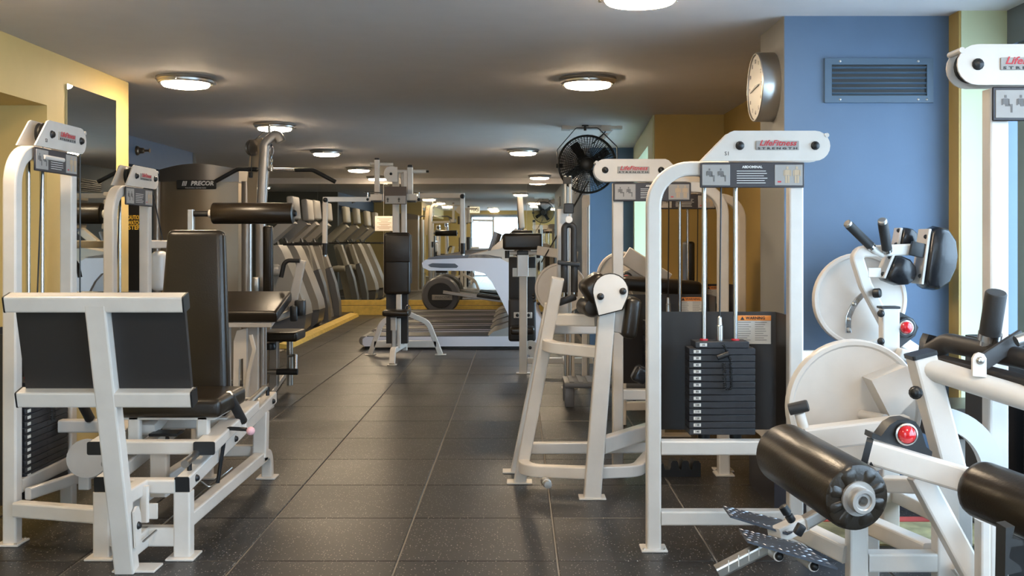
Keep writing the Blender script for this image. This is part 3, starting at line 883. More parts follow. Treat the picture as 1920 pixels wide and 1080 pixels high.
# tread plates, adjusting tube and knobs
TREAD = mat('diamond_tread', (0.022, 0.026, 0.038), 0.4, 0.2)
LUG = mat('tread_lug', (0.38, 0.41, 0.47), 0.3, 0.3)
def tread(q, name):
    q = [V(p) for p in q]
    nrm = (q[1] - q[0]).cross(q[3] - q[0]).normalized()
    if nrm.z < 0: nrm = -nrm
    o = MB().prism([p - nrm * 0.006 for p in q], nrm * 0.006).build(name, TREAD, Bm)
    mb = MB()
    n1, n2 = 11, 5
    for i in range(n1):
        for j in range(n2):
            s, t = (i + 0.5 + (0.25 if j % 2 else -0.25)) / n1, (j + 0.5) / n2
            p = (q[0].lerp(q[1], s)).lerp(q[3].lerp(q[2], s), t)
            e = (q[1] - q[0]).normalized(); g = nrm.cross(e)
            if (i + j) % 2: e, g = (e + g).normalized(), (g - e).normalized()
            else: e, g = (e - g).normalized(), (e + g).normalized()
            mb.add([p - e * 0.013, p - g * 0.0045, p + e * 0.013, p + g * 0.0045, p + nrm * 0.003], [(0, 1, 4), (1, 2, 4), (2, 3, 4), (3, 0, 4)])
    mb.build('tread_lugs', LUG, o, kind='stuff')
    return o
tread([at(1402, 1014, 2.90), at(1572, 1065, 2.82), at(1500, 1018, 3.06), at(1386, 990, 3.14)], 'tread_plate')
tread([at(1370, 967, 3.16), at(1478, 1000, 3.10), at(1510, 984, 3.22), at(1356, 948, 3.36)], 'tread_plate')
MB().tube([at(1415, 1010, 3.16), at(1460, 1043, 2.90)], 0.015).build('cross_bar', WHITE, Bm)
MB().tube([at(1482, 1030, 3.12), at(1526, 1062, 2.87)], 0.015).build('cross_bar', WHITE, Bm)
MB().ball(at(1461, 1043, 2.90), 0.0125).build('ball_cap', BLACK, Bm)
MB().ball(at(1527, 1062, 2.87), 0.0125).build('ball_cap', BLACK, Bm)
tb = MB().bar(at(1345, 1072, 2.98), at(1438, 1024, 2.98), 0.045, 0.034).build('adjusting_tube', STEEL, Bm)
for k in range(4):
    p = at(1366 + 19 * k, 1061 - 9.8 * k, 2.956)
    MB().box(p + V((-0.001, -0.002, -0.016)), p + V((0.001, 0.001, 0.016))).build('scale_mark', TEXTW, tb)
MB().bar(at(1452, 1004, 3.12), at(1505, 980, 3.20), 0.05, 0.045).build('slide_tube', WHITE, Bm)
MB().bar(at(1505, 982, 3.18), at(1548, 958, 3.24), 0.042, 0.038).build('adjusting_tube', STEEL, Bm)
MB().lathe(at(1486, 978, 3.13), at(1467, 948, 3.13) - at(1486, 978, 3.13), [(0.010, 0), (0.013, 0.004), (0.013, 0.022), (0.010, 0.024), (0.010, 0.028), (0.014, 0.030), (0.014, 0.055), (0.010, 0.057), (0, 0.057)], 16).build('pull_knob', BLACK, Bm)
MB().pad(at(1499, 993, 3.08), (0.025, 0.03, 0.035), rot('Y', 30), 0.006, 2).build('latch', BLACK, Bm)

# ---- dark rack with hooks beside the leg machine
hk = [(1878, 1100), (1886, 990), (1903, 987), (1898, 1010), (1917, 1013), (1920, 1022), (1896, 1026), (1892, 1046), (1914, 1062), (1916, 1072), (1890, 1078), (1888, 1100)]
pts = [at(x, y, 2.42) for x, y in hk]
z0 = min(p.z for p in pts)
pts = [V((p.x, p.y, p.z if p.z > z0 + 0.02 else 0.0)) for p in pts]
single(MB().prism(pts, (0, 0.05, 0)), 'bar_hook_rack', INK, 'black rack with upturned hooks at the bottom right edge', 'rack')

# ---- floor mat by the column
fm = MB().box((1.30, 4.22, 0.0), (2.0, 4.62, 0.008))
m_ = single(fm, 'floor_mat', mat('ochre_mat', (0.30, 0.26, 0.13), 0.85, var=0.35, vscale=14), 'printed ochre floor mat with a red edge below the blue column', 'mat', V((1.65, 4.42, 0)))
MB().box((1.30, 4.55, 0.008), (2.0, 4.62, 0.012)).build('border', REDMAT, m_)

# ---- arm curl machine
G = thing('arm_curl_machine', 'white arm curl machine on an A-shaped frame, marked S4, with elbow pads', 'gym machine', (0.54, 5.6, 0))
gx = (1158 - CX) / F * 5.6
tower(G, gx, 5.6, flip=True, title='ARM CURL', serial='S4')
def gbar(name, p, q, a=0.06, b=0.06, root=G, n=None, m=None):
    return MB().bar(p, q, a, b, n).build(name, m or WHITE, root)
def foot(root, p, w=0.11, d=0.09):
    MB().pad((p[0], p[1], 0.005), (w, d, 0.009), None, 0.002, 1).build('foot_plate', WHITE, root)
f1 = at(974, 905, 2415 / (905 - 451)); f2 = at(1110, 934, 5.0); f3 = at(965, 888, 2415 / 434)
gbar('front_leg', f1, at(1046, 522, 5.15), 0.06, 0.062)
gbar('rear_leg', f3, at(1030, 570, 5.45), 0.05, 0.05)
gbar('front_leg', f2, at(1138, 575, 5.0), 0.07, 0.082)
for p in (f1, f2, f3): foot(G, p, 0.13)
MB().sweep(fillet([at(983, 858, 5.42), at(983, 882, 5.16), at(1100, 886, 5.06), at(1195, 882, 5.16), at(1222, 850, 5.55)], 0.13), rrect(0.058, 0.058), (0, 0, 1)).build('base_loop', WHITE, G)
gbar('base_beam', at(985, 840, 5.5), at(1210, 838, 5.5), 0.058, 0.058)
MB().sweep(fillet([at(1027, 615, 5.5), at(1025, 650, 5.14), at(1120, 660, 5.03)], 0.10), rrect(0.058, 0.056), (0, 0, 1)).build('middle_loop', WHITE, G)
gbar('upper_beam', at(1040, 599, 5.2), at(1120, 600, 5.05), 0.058, 0.060)
gbar('rear_beam', at(1035, 617, 5.45), at(1150, 617, 5.55), 0.05, 0.05)
gbar('tower_beam', at(1125, 836, 5.05), at(1222, 805, 5.58), 0.06, 0.078)
MB().lathe(at(1022, 902, 5.02), at(1029, 911, 4.9) - at(1022, 902, 5.02), [(0.022, 0), (0.022, 0.06), (0.018, 0.062), (0.018, 0.10), (0.0, 0.101)], 18).build('foot_roller', STEEL, G)
# head plate with elbow pads
hp = []
for k in range(15):
    a = math.radians(200 - 215 * k / 14)
    hp.append((1145 + 32.5 * math.cos(a), 547 - 33 * math.sin(a)))
hp = [(1123, 591)] + hp + [(1166, 580)]
MB().prism([at(x, y, 4.93) for x, y in hp], (0, 0.012, 0)).build('side_plate', WHITE, G)
hp2 = [(1144 + (x - 1144) * 1.06, 550 + (y - 550) * 1.06) for x, y in hp]
MB().prism([at(x, y, 4.945) for x, y in hp2], (0, 0.015, 0)).build('side_pad', VINYL, G)
for x, y in ((1126, 556), (1168, 546)):
    MB().bolt(at(x, y, 4.93), (0, -1, 0), 0.015).build('bolt', BLACK, G)
MB().pad(at(1116, 540, 5.10), (0.135, 0.26, 0.13), rot('Y', -35), 0.04, 4).build('elbow_pad', VINYL, G)
roller(G, at(1096, 573, 5.22), at(1112, 577, 4.99), 0.048, 'roller_pad', tip=0.03)
MB().pad(at(1180, 594, 5.06), (0.075, 0.24, 0.20), rot('Y', 8), 0.03, 4).build('chest_pad', VINYL, G)
MB().pad(at(1160, 600, 5.02), (0.05, 0.06, 0.12), rot('Y', 8), 0.004, 1).build('pad_bracket', WHITE, G)
# curl handle
YH = 5.3
MB().bar(at(1055, 392, YH + 0.1), at(1055, 600, YH + 0.1), 0.06, 0.06).build('curl_arm', WHITE, G)
MB().pad(at(1066, 391, YH + 0.03), (0.052, 0.06, 0.052), None, 0.004, 1).build('end_cap', BLACK, G)
MB().lathe(at(1066, 412, YH + 0.02), (0, -1, 0), [(0.018, 0), (0.018, 0.05), (0.006, 0.052)], 14).build('pivot', WHITE, G)
up = fillet([at(1058, 500, YH), at(1058, 421, YH), at(1076, 421, YH), at(1076, 500, YH)], 0.024, 8)
MB().tube(up, 0.0165, 14).build('loop_handle', FOAM, G)
MB().pad(at(1066, 494, YH), (0.115, 0.06, 0.022), rot('Y', 6), 0.006, 2).build('hand_stop', BLACK, G)
for x in (1058, 1077):
    MB().tube([at(x, 497, YH), at(x, 548, YH)], 0.0185, 14).build('hand_grip', FOAM, G)
    MB().tube([at(x, 546, YH), at(x, 556, YH)], 0.0175, 14).build('ring', CHROME, G)
MB().pad(at(1063, 562, YH), (0.10, 0.05, 0.035), rot('Y', -20), 0.01, 2).build('handle_base', BLACK, G)

MB().pad(at(1200, 702, 5.35), (0.075, 0.10, 0.085), rot('Y', 25), 0.02, 3).build('toe_pad', GLOSSB, G)
MB().tube([at(1205, 706, 5.35), at(1225, 706, 5.55)], 0.015).build('toe_bar', STEEL, G)

# ---- machine behind with a tower at the yellow wall
Hm = thing('shoulder_machine', 'white machine with cam disc and dark bench pad, in front of the ochre wall', 'gym machine', (1.2, 7.0, 0))
tower(Hm, 0.946, 7.0, flip=True, title=None, digits=False)
disc(Hm, at(1166, 519, 6.9), 0.165, (0, -1, 0))
MB().bar(at(1172, 478, 6.8), at(1250, 528, 6.8), 0.06, 0.12).build('lever_arm', WHITE, Hm)
MB().bar(at(1180, 505, 6.85), at(1205, 560, 6.85), 0.07, 0.10).build('link_arm', WHITE, Hm)
red_knob(Hm, at(1174, 523, 6.78), (0, -1, 0), 0.026, 0)
MB().pad(at(1235, 535, 6.6), (0.52, 0.28, 0.09), rot('Y', 4), 0.035, 4).build('bench_pad', VINYL, Hm)
MB().bar(V((at(1235, 0, 6.6).x, 6.6, 0.008)), V((at(1235, 0, 6.6).x, 6.6, 0.90)), 0.07, 0.07).build('bench_post', WHITE, Hm)
MB().pad((at(1235, 0, 6.6).x, 6.6, 0.005), (0.4, 0.12, 0.01), None, 0.002, 1).build('foot_plate', WHITE, Hm)
MB().bar(V((at(1166, 0, 6.95).x, 6.97, 0.008)), V((at(1166, 0, 6.95).x, 6.97, 1.0)), 0.06, 0.06).build('disc_post', WHITE, Hm)
MB().bar(V((at(1166, 0, 6.95).x, 6.97, 0.13)), V((0.93, 7.0, 0.13)), 0.058, 0.058).build('base_beam', WHITE, Hm)
MB().pad(at(1291, 500, 7.35), (0.06, 0.2, 0.36), None, 0.02, 3).build('back_pad', VINYL, Hm)
MB().bar(V((at(1291, 0, 7.35).x, 7.35, 0.008)), V((at(1291, 0, 7.35).x, 7.35, 0.92)), 0.05, 0.05).build('pad_post', WHITE, Hm)

# ================================================================== LEFT SIDE MACHINES
# ---- seated leg press
C = thing('leg_press_machine', 'white seated leg press with two dark foot plates in the left foreground', 'gym machine', (-1.476, 4.3, 0))
CXX, CYY = -2.085, 4.25
tower(C, CXX, CYY, ang=90, W=0.53, xs=-0.075, dz=0.085, serial='S3', digits=False, warn=False, plates=18, sx=0.275, sy=0.035, hw2=0.205, dzs=-0.185, low_beam=False, sh_z=(0.15, 0.86))
XC = -1.476
tp, bt = V((XC, 3.63, 1.0)), V((XC, 3.89, 0.008))
tdir = (bt - tp).normalized()
def post_at(py):
    # point on the tilted post where the photograph shows height py
    t = (py - 580) / (1072 - 580)
    return tp.lerp(bt, t)
MB().bar(tp - tdir * 0.03, bt, 0.065, 0.075, (0, 1, 0)).build('front_post', WHITE, C)
MB().pad((XC + 0.03, 3.92, 0.005), (0.16, 0.10, 0.009), None, 0.002, 1).build('foot_plate', WHITE, C)
nb = V((0, 1, 0)) - tdir * tdir.y; nb.normalize()
def cross(py, x0, x1, name):
    p = post_at(py)
    a, b = V((x0, p.y, p.z)), V((x1, p.y, p.z))
    o = MB().bar(a, b, 0.062, 0.058, nb).build(name, WHITE, C)
    MB().bar(b, b + V((0.006, 0, 0)), 0.064, 0.060, nb).build('end_cap', BLACK, C)
    MB().bar(a, a - V((0.006, 0, 0)), 0.064, 0.060, nb).build('end_cap', BLACK, C)
cross(564, -1.79, -1.17, 'top_beam')
cross(736, -1.79, -1.17, 'bottom_beam')
for x0, x1 in ((-1.775, -1.515), (-1.437, -1.178)):
    a, b = post_at(578), post_at(728)
    q = [V((x0, a.y, a.z)), V((x1, a.y, a.z)), V((x1, b.y, b.z)), V((x0, b.y, b.z))]
    MB().prism([p + nb * 0.012 for p in q], nb * 0.022).build('foot_board', SHROUD, C)
MB().tube([onx(150, 285, -2.05), onx(150, 560, -2.05)], 0.0035, 6).build('cable', CABLE, C)
# seat and backrest
MB().pad((XC, 4.52, 0.545), (0.46, 0.42, 0.080), None, 0.026, 4).build('seat', VINYL, C)
MB().pad((XC, 4.52, 0.500), (0.40, 0.36, 0.012), None, 0.002, 1).build('seat_board', WHITE, C)
Rb = rot('X', -5)
bk = MB().pad((-1.505, 4.80, 0.905), (0.345, 0.085, 0.79), Rb, 0.032, 5, taper=0.76).build('backrest', VINYL, C)
MB().pad((-1.505, 4.855, 0.905), (0.25, 0.022, 0.66), Rb, 0.004, 1, taper=0.8).build('back_board', SHROUD, bk)
MB().bar((-1.505, 4.88, 0.42), (-1.505, 4.93, 1.15), 0.05, 0.05).build('backrest_post', WHITE, C)
# carriage
MB().bar((-1.745, 4.25, 0.399), (-1.265, 4.25, 0.399), 0.055, 0.055).build('carriage_beam', WHITE, C)
for x in (-1.72, -1.285):
    MB().bar((x, 4.23, 0.400), (x, 4.95, 0.455), 0.085, 0.050).build('carriage_rail', WHITE, C)
    MB().bar((x, 4.217, 0.399), (x, 4.223, 0.399), 0.088, 0.054).build('end_cap', BLACK, C)
for x in (-1.62, -1.33):
    MB().bar((x, 4.36, 0.40), (x, 4.36, 0.505), 0.04, 0.05, (0, 1, 0)).build('seat_post', WHITE, C)
MB().bar((-1.70, 4.62, 0.435), (-1.30, 4.62, 0.435), 0.05, 0.05).build('carriage_beam', WHITE, C)
MB().pad((-1.50, 4.40, 0.428), (0.12, 0.10, 0.012), None, 0.002, 1).build('stop_plate', BLACK, C)
MB().pad((-1.60, 4.50, 0.46), (0.10, 0.20, 0.05), rot('X', 12), 0.006, 2).build('carriage_block', WHITE, C)
MB().bar((-1.50, 4.32, 0.18), (-1.50, 4.32, 0.40), 0.05, 0.07).build('carriage_post', WHITE, C)
# rails rising to the rear
for x in (-1.635, -1.319):
    a, b = V((x, 4.05, 0.289)), V((x, 5.52, 0.410))
    dr = (b - a).normalized()
    MB().bar(a, b, 0.055, 0.062).build('slide_rail', WHITE, C)
    MB().bar(a - dr * 0.006, a, 0.058, 0.066).build('end_cap', BLACK, C)
    MB().bar(b, b + dr * 0.006, 0.058, 0.066).build('end_cap', BLACK, C)
    MB().tube([a + V((0, 0.03, 0.075)), b + V((0, -0.15, 0.072))], 0.016, 14).build('guide_rod', STEEL, C)
    for t in (0.06, 0.45, 0.94):
        MB().tube([a.lerp(b, t) + V((0, 0, 0.03)), a.lerp(b, t) + V((0, 0, 0.075))], 0.010, 8).build('rod_stud', BLACK, C)
        MB().bolt(a.lerp(b, t) + V((0.0275, 0, 0)), (1, 0, 0), 0.013).build('bolt', BLACK, C)
    MB().bar((x, 4.07, 0.008), (x, 4.07, 0.262), 0.062, 0.066, (0, 1, 0)).build('front_leg', WHITE, C)
    MB().pad((x, 4.07, 0.005), (0.11, 0.12, 0.009), None, 0.002, 1).build('foot_plate', WHITE, C)
    MB().bar((x, 5.28, 0.14), (x, 5.30, 0.37), 0.062, 0.07, (0, 1, 0)).build('rear_leg', WHITE, C)
    MB().bar((x, 4.10, 0.14), (x, 5.33, 0.14), 0.055, 0.058).build('floor_beam', WHITE, C)
    MB().sweep(fillet([(x, 5.26, 0.14), (x, 5.42, 0.14), (x, 5.43, 0.008)], 0.10, 6), rrect(0.055, 0.05), (1, 0, 0)).build('curved_foot', WHITE, C)
    MB().pad((x, 5.43, 0.005), (0.10, 0.10, 0.009), None, 0.002, 1).build('foot_plate', WHITE, C)
MB().bar((-1.61, 4.06, 0.285), (-1.345, 4.06, 0.285), 0.055, 0.055).build('front_beam', WHITE, C)
MB().bar((-1.61, 4.07, 0.085), (-1.345, 4.07, 0.085), 0.055, 0.075).build('front_beam', WHITE, C)
MB().bar((XC, 3.85, 0.29), (XC, 4.06, 0.285), 0.055, 0.055).build('post_strut', WHITE, C)
MB().bar((XC, 3.90, 0.085), (XC, 4.06, 0.085), 0.055, 0.075).build('post_strut', WHITE, C)
MB().bar((-1.61, 5.30, 0.17), (-1.345, 5.30, 0.17), 0.05, 0.055).build('rear_beam', WHITE, C)
MB().bar((-1.61, 5.40, 0.40), (-1.345, 5.40, 0.40), 0.05, 0.05).build('rear_beam', WHITE, C)
MB().pad((-1.477, 5.15, 0.415), (0.24, 0.30, 0.02), rot('X', 5), 0.003, 1).build('cover_plate', SHROUD, C)
pl = [(XC + 0.042, 3.86 + 0.045 * math.cos(math.radians(a)), 0.17 + 0.085 * math.sin(math.radians(a))) for a in range(-60, 121, 20)] + [(XC + 0.042, 3.83, 0.24), (XC + 0.042, 3.85, 0.10)]
MB().prism(pl, (0.008, 0, 0)).build('pulley_guard', WHITE, C)
MB().bolt((XC + 0.050, 3.87, 0.18), (1, 0, 0), 0.013).build('bolt', BLACK, C)
MB().bar((XC + 0.03, 3.99, 0.30), (XC + 0.03, 3.99, 0.16), 0.02, 0.035, (0, 1, 0)).build('bracket', WHITE, C)
MB().pad((XC + 0.06, 4.0, 0.20), (0.035, 0.01, 0.06), None, 0.001, 1).build('bracket', WHITE, C)
MB().tube([(XC + 0.05, 3.92, 0.105), (-1.36, 4.9, 0.17)], 0.004, 8).build('cable', CHROME, C)
# links to the tower
MB().bar((-2.05, 4.22, 0.152), (-1.66, 4.12, 0.152), 0.058, 0.060).build('link_beam', WHITE, C)
MB().bar((-2.05, 4.62, 0.42), (-1.75, 4.62, 0.42), 0.058, 0.055).build('link_beam', WHITE, C)
q = [(-1.93 + 0.0, 4.45, 0.36 + 0.0)]
MB().lathe((-1.88, 4.50, 0.30), (0.2, -1, 0), [(0.085, 0), (0.085, 0.010)], 24).build('pulley_guard', WHITE, C)
MB().bar((-1.90, 4.52, 0.16), (-1.90, 4.52, 0.30), 0.03, 0.05).build('pulley_post', WHITE, C)
MB().bar((-2.03, 4.27, 0.20), (-1.90, 4.75, 0.20), 0.03, 0.05).build('link_beam', WHITE, C)
# hand grips and release lever
MB().tube([at(456, 805, 4.66), at(452, 780, 4.64)], 0.020, 12).build('grip_stub', WHITE, C)
grip(C, at(453, 786, 4.64), at(430, 742, 4.52), 0.0215)
grip(C, at(168, 784, 4.60), at(146, 742, 4.48), 0.0215)
lv = MB().tube(fillet([at(408, 905, 4.45), at(424, 803, 4.45), at(462, 805, 4.43)], 0.025, 6), 0.0085, 10).build('release_lever', BLACK, C)
MB().ball(at(470, 808, 4.43), 0.0185).build('ball_knob', PINK, lv, 'pale pink ball knob')
MB().lathe(at(416, 826, 4.46), (1, -0.4, 0), [(0.02, -0.03), (0.02, 0.01), (0.012, 0.012)], 12).build('lever_pivot', STEEL, C)
MB().tube(fillet([at(408, 905, 4.45), at(392, 914, 4.44), at(376, 902, 4.40)], 0.02), 0.0035, 6).build('lever_chain', STEEL, C)

# ---- second tower machine with the roller pad
D = thing('glute_machine', 'white machine with black bench pad and long black roller, behind the leg press', 'gym machine', (-1.7, 6.0, 0))
tower(D, -2.215, 5.60, ang=90, W=0.53, xs=-0.075, dz=-0.012, digits=False)
YR = 7.4
MB().pad((-2.0, 7.60, 0.765), (0.56, 0.52, 0.085), rot('X', 14), 0.024, 4).build('bench_pad', VINYL, D)
MB().pad((-2.0, 7.58, 0.698), (0.48, 0.44, 0.035), rot('X', 14), 0.004, 1).build('bench_board', WHITE, D)
for x in (-2.16, -1.95):
    MB().bar((x, 7.60, 0.008), (x, 7.60, 0.69), 0.055, 0.08, (0, 1, 0)).build('bench_post', WHITE, D)
MB().prism([at(x, y, 7.42) for x, y in ((437, 752), (438, 640), (444, 620), (462, 616), (462, 752), (456, 752), (456, 672), (448, 674), (446, 752))], (0, 0.04, 0)).build('cast_bracket', WHITE, D)
MB().sweep(fillet([at(470, 628, 7.40), at(477, 655, 7.40), at(466, 700, 7.40), at(460, 752, 7.40)], 0.05), rrect(0.02, 0.03), (0, 1, 0)).build('brace', WHITE, D)
MB().tube([(at(493, 0, 7.65).x, 7.65, 0.008), (at(493, 0, 7.65).x, 7.65, 0.70)], 0.028, 14).build('round_post', SILVER, D)
MB().box((-2.26, 7.38, 0.0), (-1.83, 7.74, 0.045)).build('base_plate', WHITE, D)
MB().bar((-2.17, 6.16, 0.10), (-2.10, 7.40, 0.10), 0.058, 0.058).build('link_beam', WHITE, D)
rp = roller(D, at(398, 400, YR), at(551, 400, YR), 0.0766)
MB().bolt(at(550, 400, YR), (1, 0, 0), 0.025).build('end_bolt', BLACK, rp)
MB().tube([at(364, 401, YR), at(400, 401, YR)], 0.020, 12).build('roller_axle', BLACK, D)
MB().tube([at(392, 401, YR), at(398, 401, YR)], 0.030, 14).build('washer', PAPER, D)
MB().bar(V((at(358, 0, YR).x, YR, 0.04)), at(358, 393, YR), 0.046, 0.046).build('roller_post', STEEL, D)
MB().bar(V((at(358, 0, YR).x, YR, 0.06)), V((-2.2, YR, 0.06)), 0.05, 0.05).build('link_beam', WHITE, D)
MB().bar(at(270, 458, 6.16), at(358, 458, YR), 0.05, 0.05).build('upper_beam', WHITE, D)
MB().pad(at(299, 508, 6.45), (0.095, 0.10, 0.25), None, 0.04, 4).build('counterweight', WHITE2, D)
MB().tube([at(284, 348, 6.2), at(305, 450, 6.3)], 0.0035, 6).build('cable', CABLE, D)
MB().bar(at(545, 585, 7.95), at(566, 488, 7.95), 0.035, 0.065).build('swing_arm', WHITE, D)
MB().bar(at(545, 585, 7.95), V((-1.95, 7.75, 0.62)), 0.04, 0.05, (0, 0, 1)).build('swing_arm', WHITE, D)
MB().tube(fillet([at(562, 489, 7.9), at(534, 488, 7.9), at(527, 520, 7.9)], 0.05, 6), 0.017, 10).build('hook_grip', FOAM, D)
MB().pad(at(563, 577, 7.85), (0.075, 0.09, 0.12), None, 0.014, 2).build('adjuster', BLACK, D)
MB().pad(at(551, 588, 7.78), (0.055, 0.05, 0.12), None, 0.014, 2).build('adjuster', BLACK, D)

# ---- cable pulldown
PR = thing('pulldown_machine', 'bronze-grey pulldown tower marked PRECOR with a bent bar on a chain', 'gym machine', (-2.5, 9.1, 0))
YP_ = 9.05
xl, xr = at(301, 0, YP_).x, at(447, 0, YP_).x
def bow(x0, x1, z, sag, y, dy, n=12):
    """points bowed forward between x0 and x1"""
    return [V((x0 + (x1 - x0) * i / n, y - dy * math.sin(math.pi * i / n), z + sag * math.sin(math.pi * i / n))) for i in range(n + 1)]
def bowed(z0, z1, sag1, m, name, grow=0.0):
    f0 = bow(xl - grow, xr + grow, z0, 0, YP_ - grow, 0.10); f1 = bow(xl - grow, xr + grow, z1, sag1, YP_ - grow, 0.10)
    n = len(f0)
    b0 = [V((p.x, YP_ + 0.38, z0)) for p in f0]; b1 = [V((p.x, YP_ + 0.38, p.z)) for p in f1]
    vs = f0 + f1 + b0 + b1
    fs = []
    for i in range(n - 1):
        fs += [(i, i+1, n+i+1, n+i), (2*n+i, 3*n+i, 3*n+i+1, 2*n+i+1), (n+i, n+i+1, 3*n+i+1, 3*n+i), (i, 2*n+i, 2*n+i+1, i+1)]
    fs += [(0, n, 3*n, 2*n), (n-1, 3*n-1, 4*n-1, 2*n-1)]
    return MB().add(vs, fs).build(name, m, PR)
bowed(0.03, at(0, 341, YP_).z, 0.0, SILVERD, 'front_cover')
cap = bowed(at(0, 341, YP_).z, at(0, 318, YP_).z, 0.045, PEWTER, 'top_cap', 0.006)
yf = YP_ - 0.112
MB().pad((at(368, 0, yf).x, yf + 0.006, at(0, 346, yf).z), (0.345, 0.012, 0.078), None, 0.006, 1).build('brand_plate', INK, PR)
put_text(PR, 'lettering', TEXTW, 'PRECOR', 0.052, (at(379, 0, yf).x, yf - 0.002, at(0, 344, yf).z), (1, 0, 0), (0, 0, 1), fit=0.20, shear=0.2, bold=0.0022)
mb = MB()
for k in range(3):
    x = at(341, 0, yf).x + k * 0.014
    mb.prism([(x, yf, at(0, 348.5, yf).z), (x + 0.008, yf, at(0, 348.5, yf).z), (x + 0.018, yf, at(0, 339.5, yf).z), (x + 0.010, yf, at(0, 339.5, yf).z)], (0, -0.002, 0))
mb.build('brand_stripes', TEXTW, PR)
put_text(PR, 'lettering', TEXTW, 'PULLDOWN / SEATED ROW', 0.013, (at(367, 0, yf).x, yf - 0.002, at(0, 352.5, yf).z), (1, 0, 0), (0, 0, 1), fit=0.18)
for xq, w in ((at(461, 0, 9.0).x, 0.046), (at(292, 0, 9.0).x, 0.032)):
    MB().tube([(xq, 9.03, 0.03), (xq, 9.03, at(0, 340, 9.0).z)], w, 20).build('side_post', SILVER, PR)
MB().box((xl, 8.96, 0), (xr + 0.12, 9.45, 0.03)).build('base_plate', SILVER, PR)
# mast and top arm
YT = 8.85
MB().sweep(fillet([(at(490, 0, YT).x, YT, 0.03), at(489, 420, YT), at(497, 270, YT), at(519, 249, YT), at(527, 266, YT)], [0.5, 0.05, 0.05]), rrect(0.075, 0.08, 0.018, 3), (0, 1, 0)).build('mast', SILVER, PR)
MB().prism([at(x, y, YT + 0.03) for x, y in ((463, 340), (472, 262), (492, 258), (482, 345), (478, 420), (466, 420))], (0, 0.02, 0)).build('mast_plate', SILVERD, PR)
MB().lathe(at(473, 277, YT), (0.9, -0.5, 0), [(0.068, -0.02), (0.070, -0.014), (0.055, -0.004), (0.055, 0.004), (0.070, 0.014), (0.068, 0.02)], 24).build('pulley', PEWTER, PR)
MB().bar(at(505, 254, YT), at(505, 236, YT), 0.02, 0.022).build('cable_guide', STEEL, PR)
MB().tube([at(478, 262, YT), at(503, 240, YT)], 0.004, 6).build('cable', CHROME, PR)
MB().tube([at(472, 290, YT - 0.03), at(471, 330, YT - 0.03)], 0.004, 6).build('cable', CABLE, PR)
MB().pad(at(470, 328, YT + 0.02), (0.03, 0.03, 0.05), None, 0.008, 2).build('cable_port', BLACK, PR)
xc = 509
MB().tube([at(xc, 262, YT), at(xc, 275, YT)], 0.008, 8).build('swivel', BLACK, PR)
lk = [at(xc, 283, YT) + V((0.016 * math.cos(a), 0, 0.038 * math.sin(a))) for a in [2 * math.pi * k / 16 for k in range(16)]]
MB().sweep(lk, circ(0.0055, 6), (0, 1, 0), closed=True).build('carabiner', STEEL, PR)
for k in range(4):
    c_ = at(xc, 294 + k * 6, YT)
    lk = [c_ + (V((0.009 * math.cos(a), 0, 0.017 * math.sin(a))) if k % 2 else V((0, 0.009 * math.cos(a), 0.017 * math.sin(a)))) for a in [2 * math.pi * q / 10 for q in range(10)]]
    MB().sweep(lk, circ(0.004, 5), (0, 1, 0) if k % 2 else (1, 0, 0), closed=True).build('chain_link', CHROME, PR)
bar = MB().tube([at(480, 317.5, YT), at(553, 318.5, YT)], 0.0145, 12).build('lat_bar', CHROME, PR)
MB().tube(fillet([at(553, 318.5, YT), at(586, 318.5, YT), at(629, 341, YT)], 0.08, 6), 0.018, 12).build('bar_grip', FOAM, bar)
MB().tube(fillet([at(482, 317.5, YT), at(446, 317, YT), at(404, 340, YT)], 0.08, 6), 0.018, 12).build('bar_grip', FOAM, bar)
MB().lathe(at(xc, 311, YT), (0, 0, -1), [(0.008, 0), (0.008, 0.012), (0.019, 0.014), (0.019, 0.045)], 12).build('bar_hub', CHROME, bar)
# thigh pad column, seat, foot bar
MB().pad(at(503, 492, 8.74), (0.078, 0.08, 0.62), None, 0.02, 3).build('column_pad', VINYL, PR)
MB().bar((at(503, 0, 8.83).x, 8.83, 0.03), (at(503, 0, 8.83).x, 8.83, 1.2), 0.05, 0.05).build('pad_column', SILVER, PR)
MB().pad(at(480, 535, 8.65), (0.055, 0.07, 0.14), None, 0.01, 2).build('adjuster', STEEL, PR)
MB().pad((at(527, 0, 8.4).x, 8.48, at(0, 632, 8.3).z), (0.30, 0.36, 0.08), None, 0.025, 4).build('seat', VINYL, PR)
MB().bar((at(513, 0, 8.5).x, 8.52, 0.05), (at(513, 0, 8.5).x, 8.52, 0.43), 0.08, 0.07, (0, 1, 0)).build('seat_post', SILVER, PR)
MB().lathe((at(508, 0, 8.45).x, 8.42, 0.36), (0, 0, 1), [(0.045, 0), (0.05, 0.02), (0.04, 0.05)], 16).build('seat_knob', BLACK, PR)
MB().tube([(at(541, 0, 8.5).x, 8.55, 0.05), (at(541, 0, 8.5).x, 8.55, 0.43)], 0.026, 14).build('round_post', STEEL, PR)
MB().tube([at(488, 697, 8.38), at(520, 697, 8.38)], 0.022, 14).build('foot_bar', STEEL, PR)
MB().tube([at(519, 697, 8.38), at(558, 697, 8.38)], 0.026, 14).build('foot_grip', FOAM, PR)
MB().tube([at(554, 665, 8.42), at(554, 694, 8.39)], 0.015, 10).build('foot_bar', CHROME, PR)
MB().tube([at(541, 668, 8.5), at(554, 665, 8.42)], 0.012, 8).build('foot_bar', STEEL, PR)
MB().bar((at(512, 0, 8.3).x, 8.05, 0.035), (at(512, 0, 9.0).x, 9.3, 0.035), 0.09, 0.05).build('base_rail', SILVER, PR)

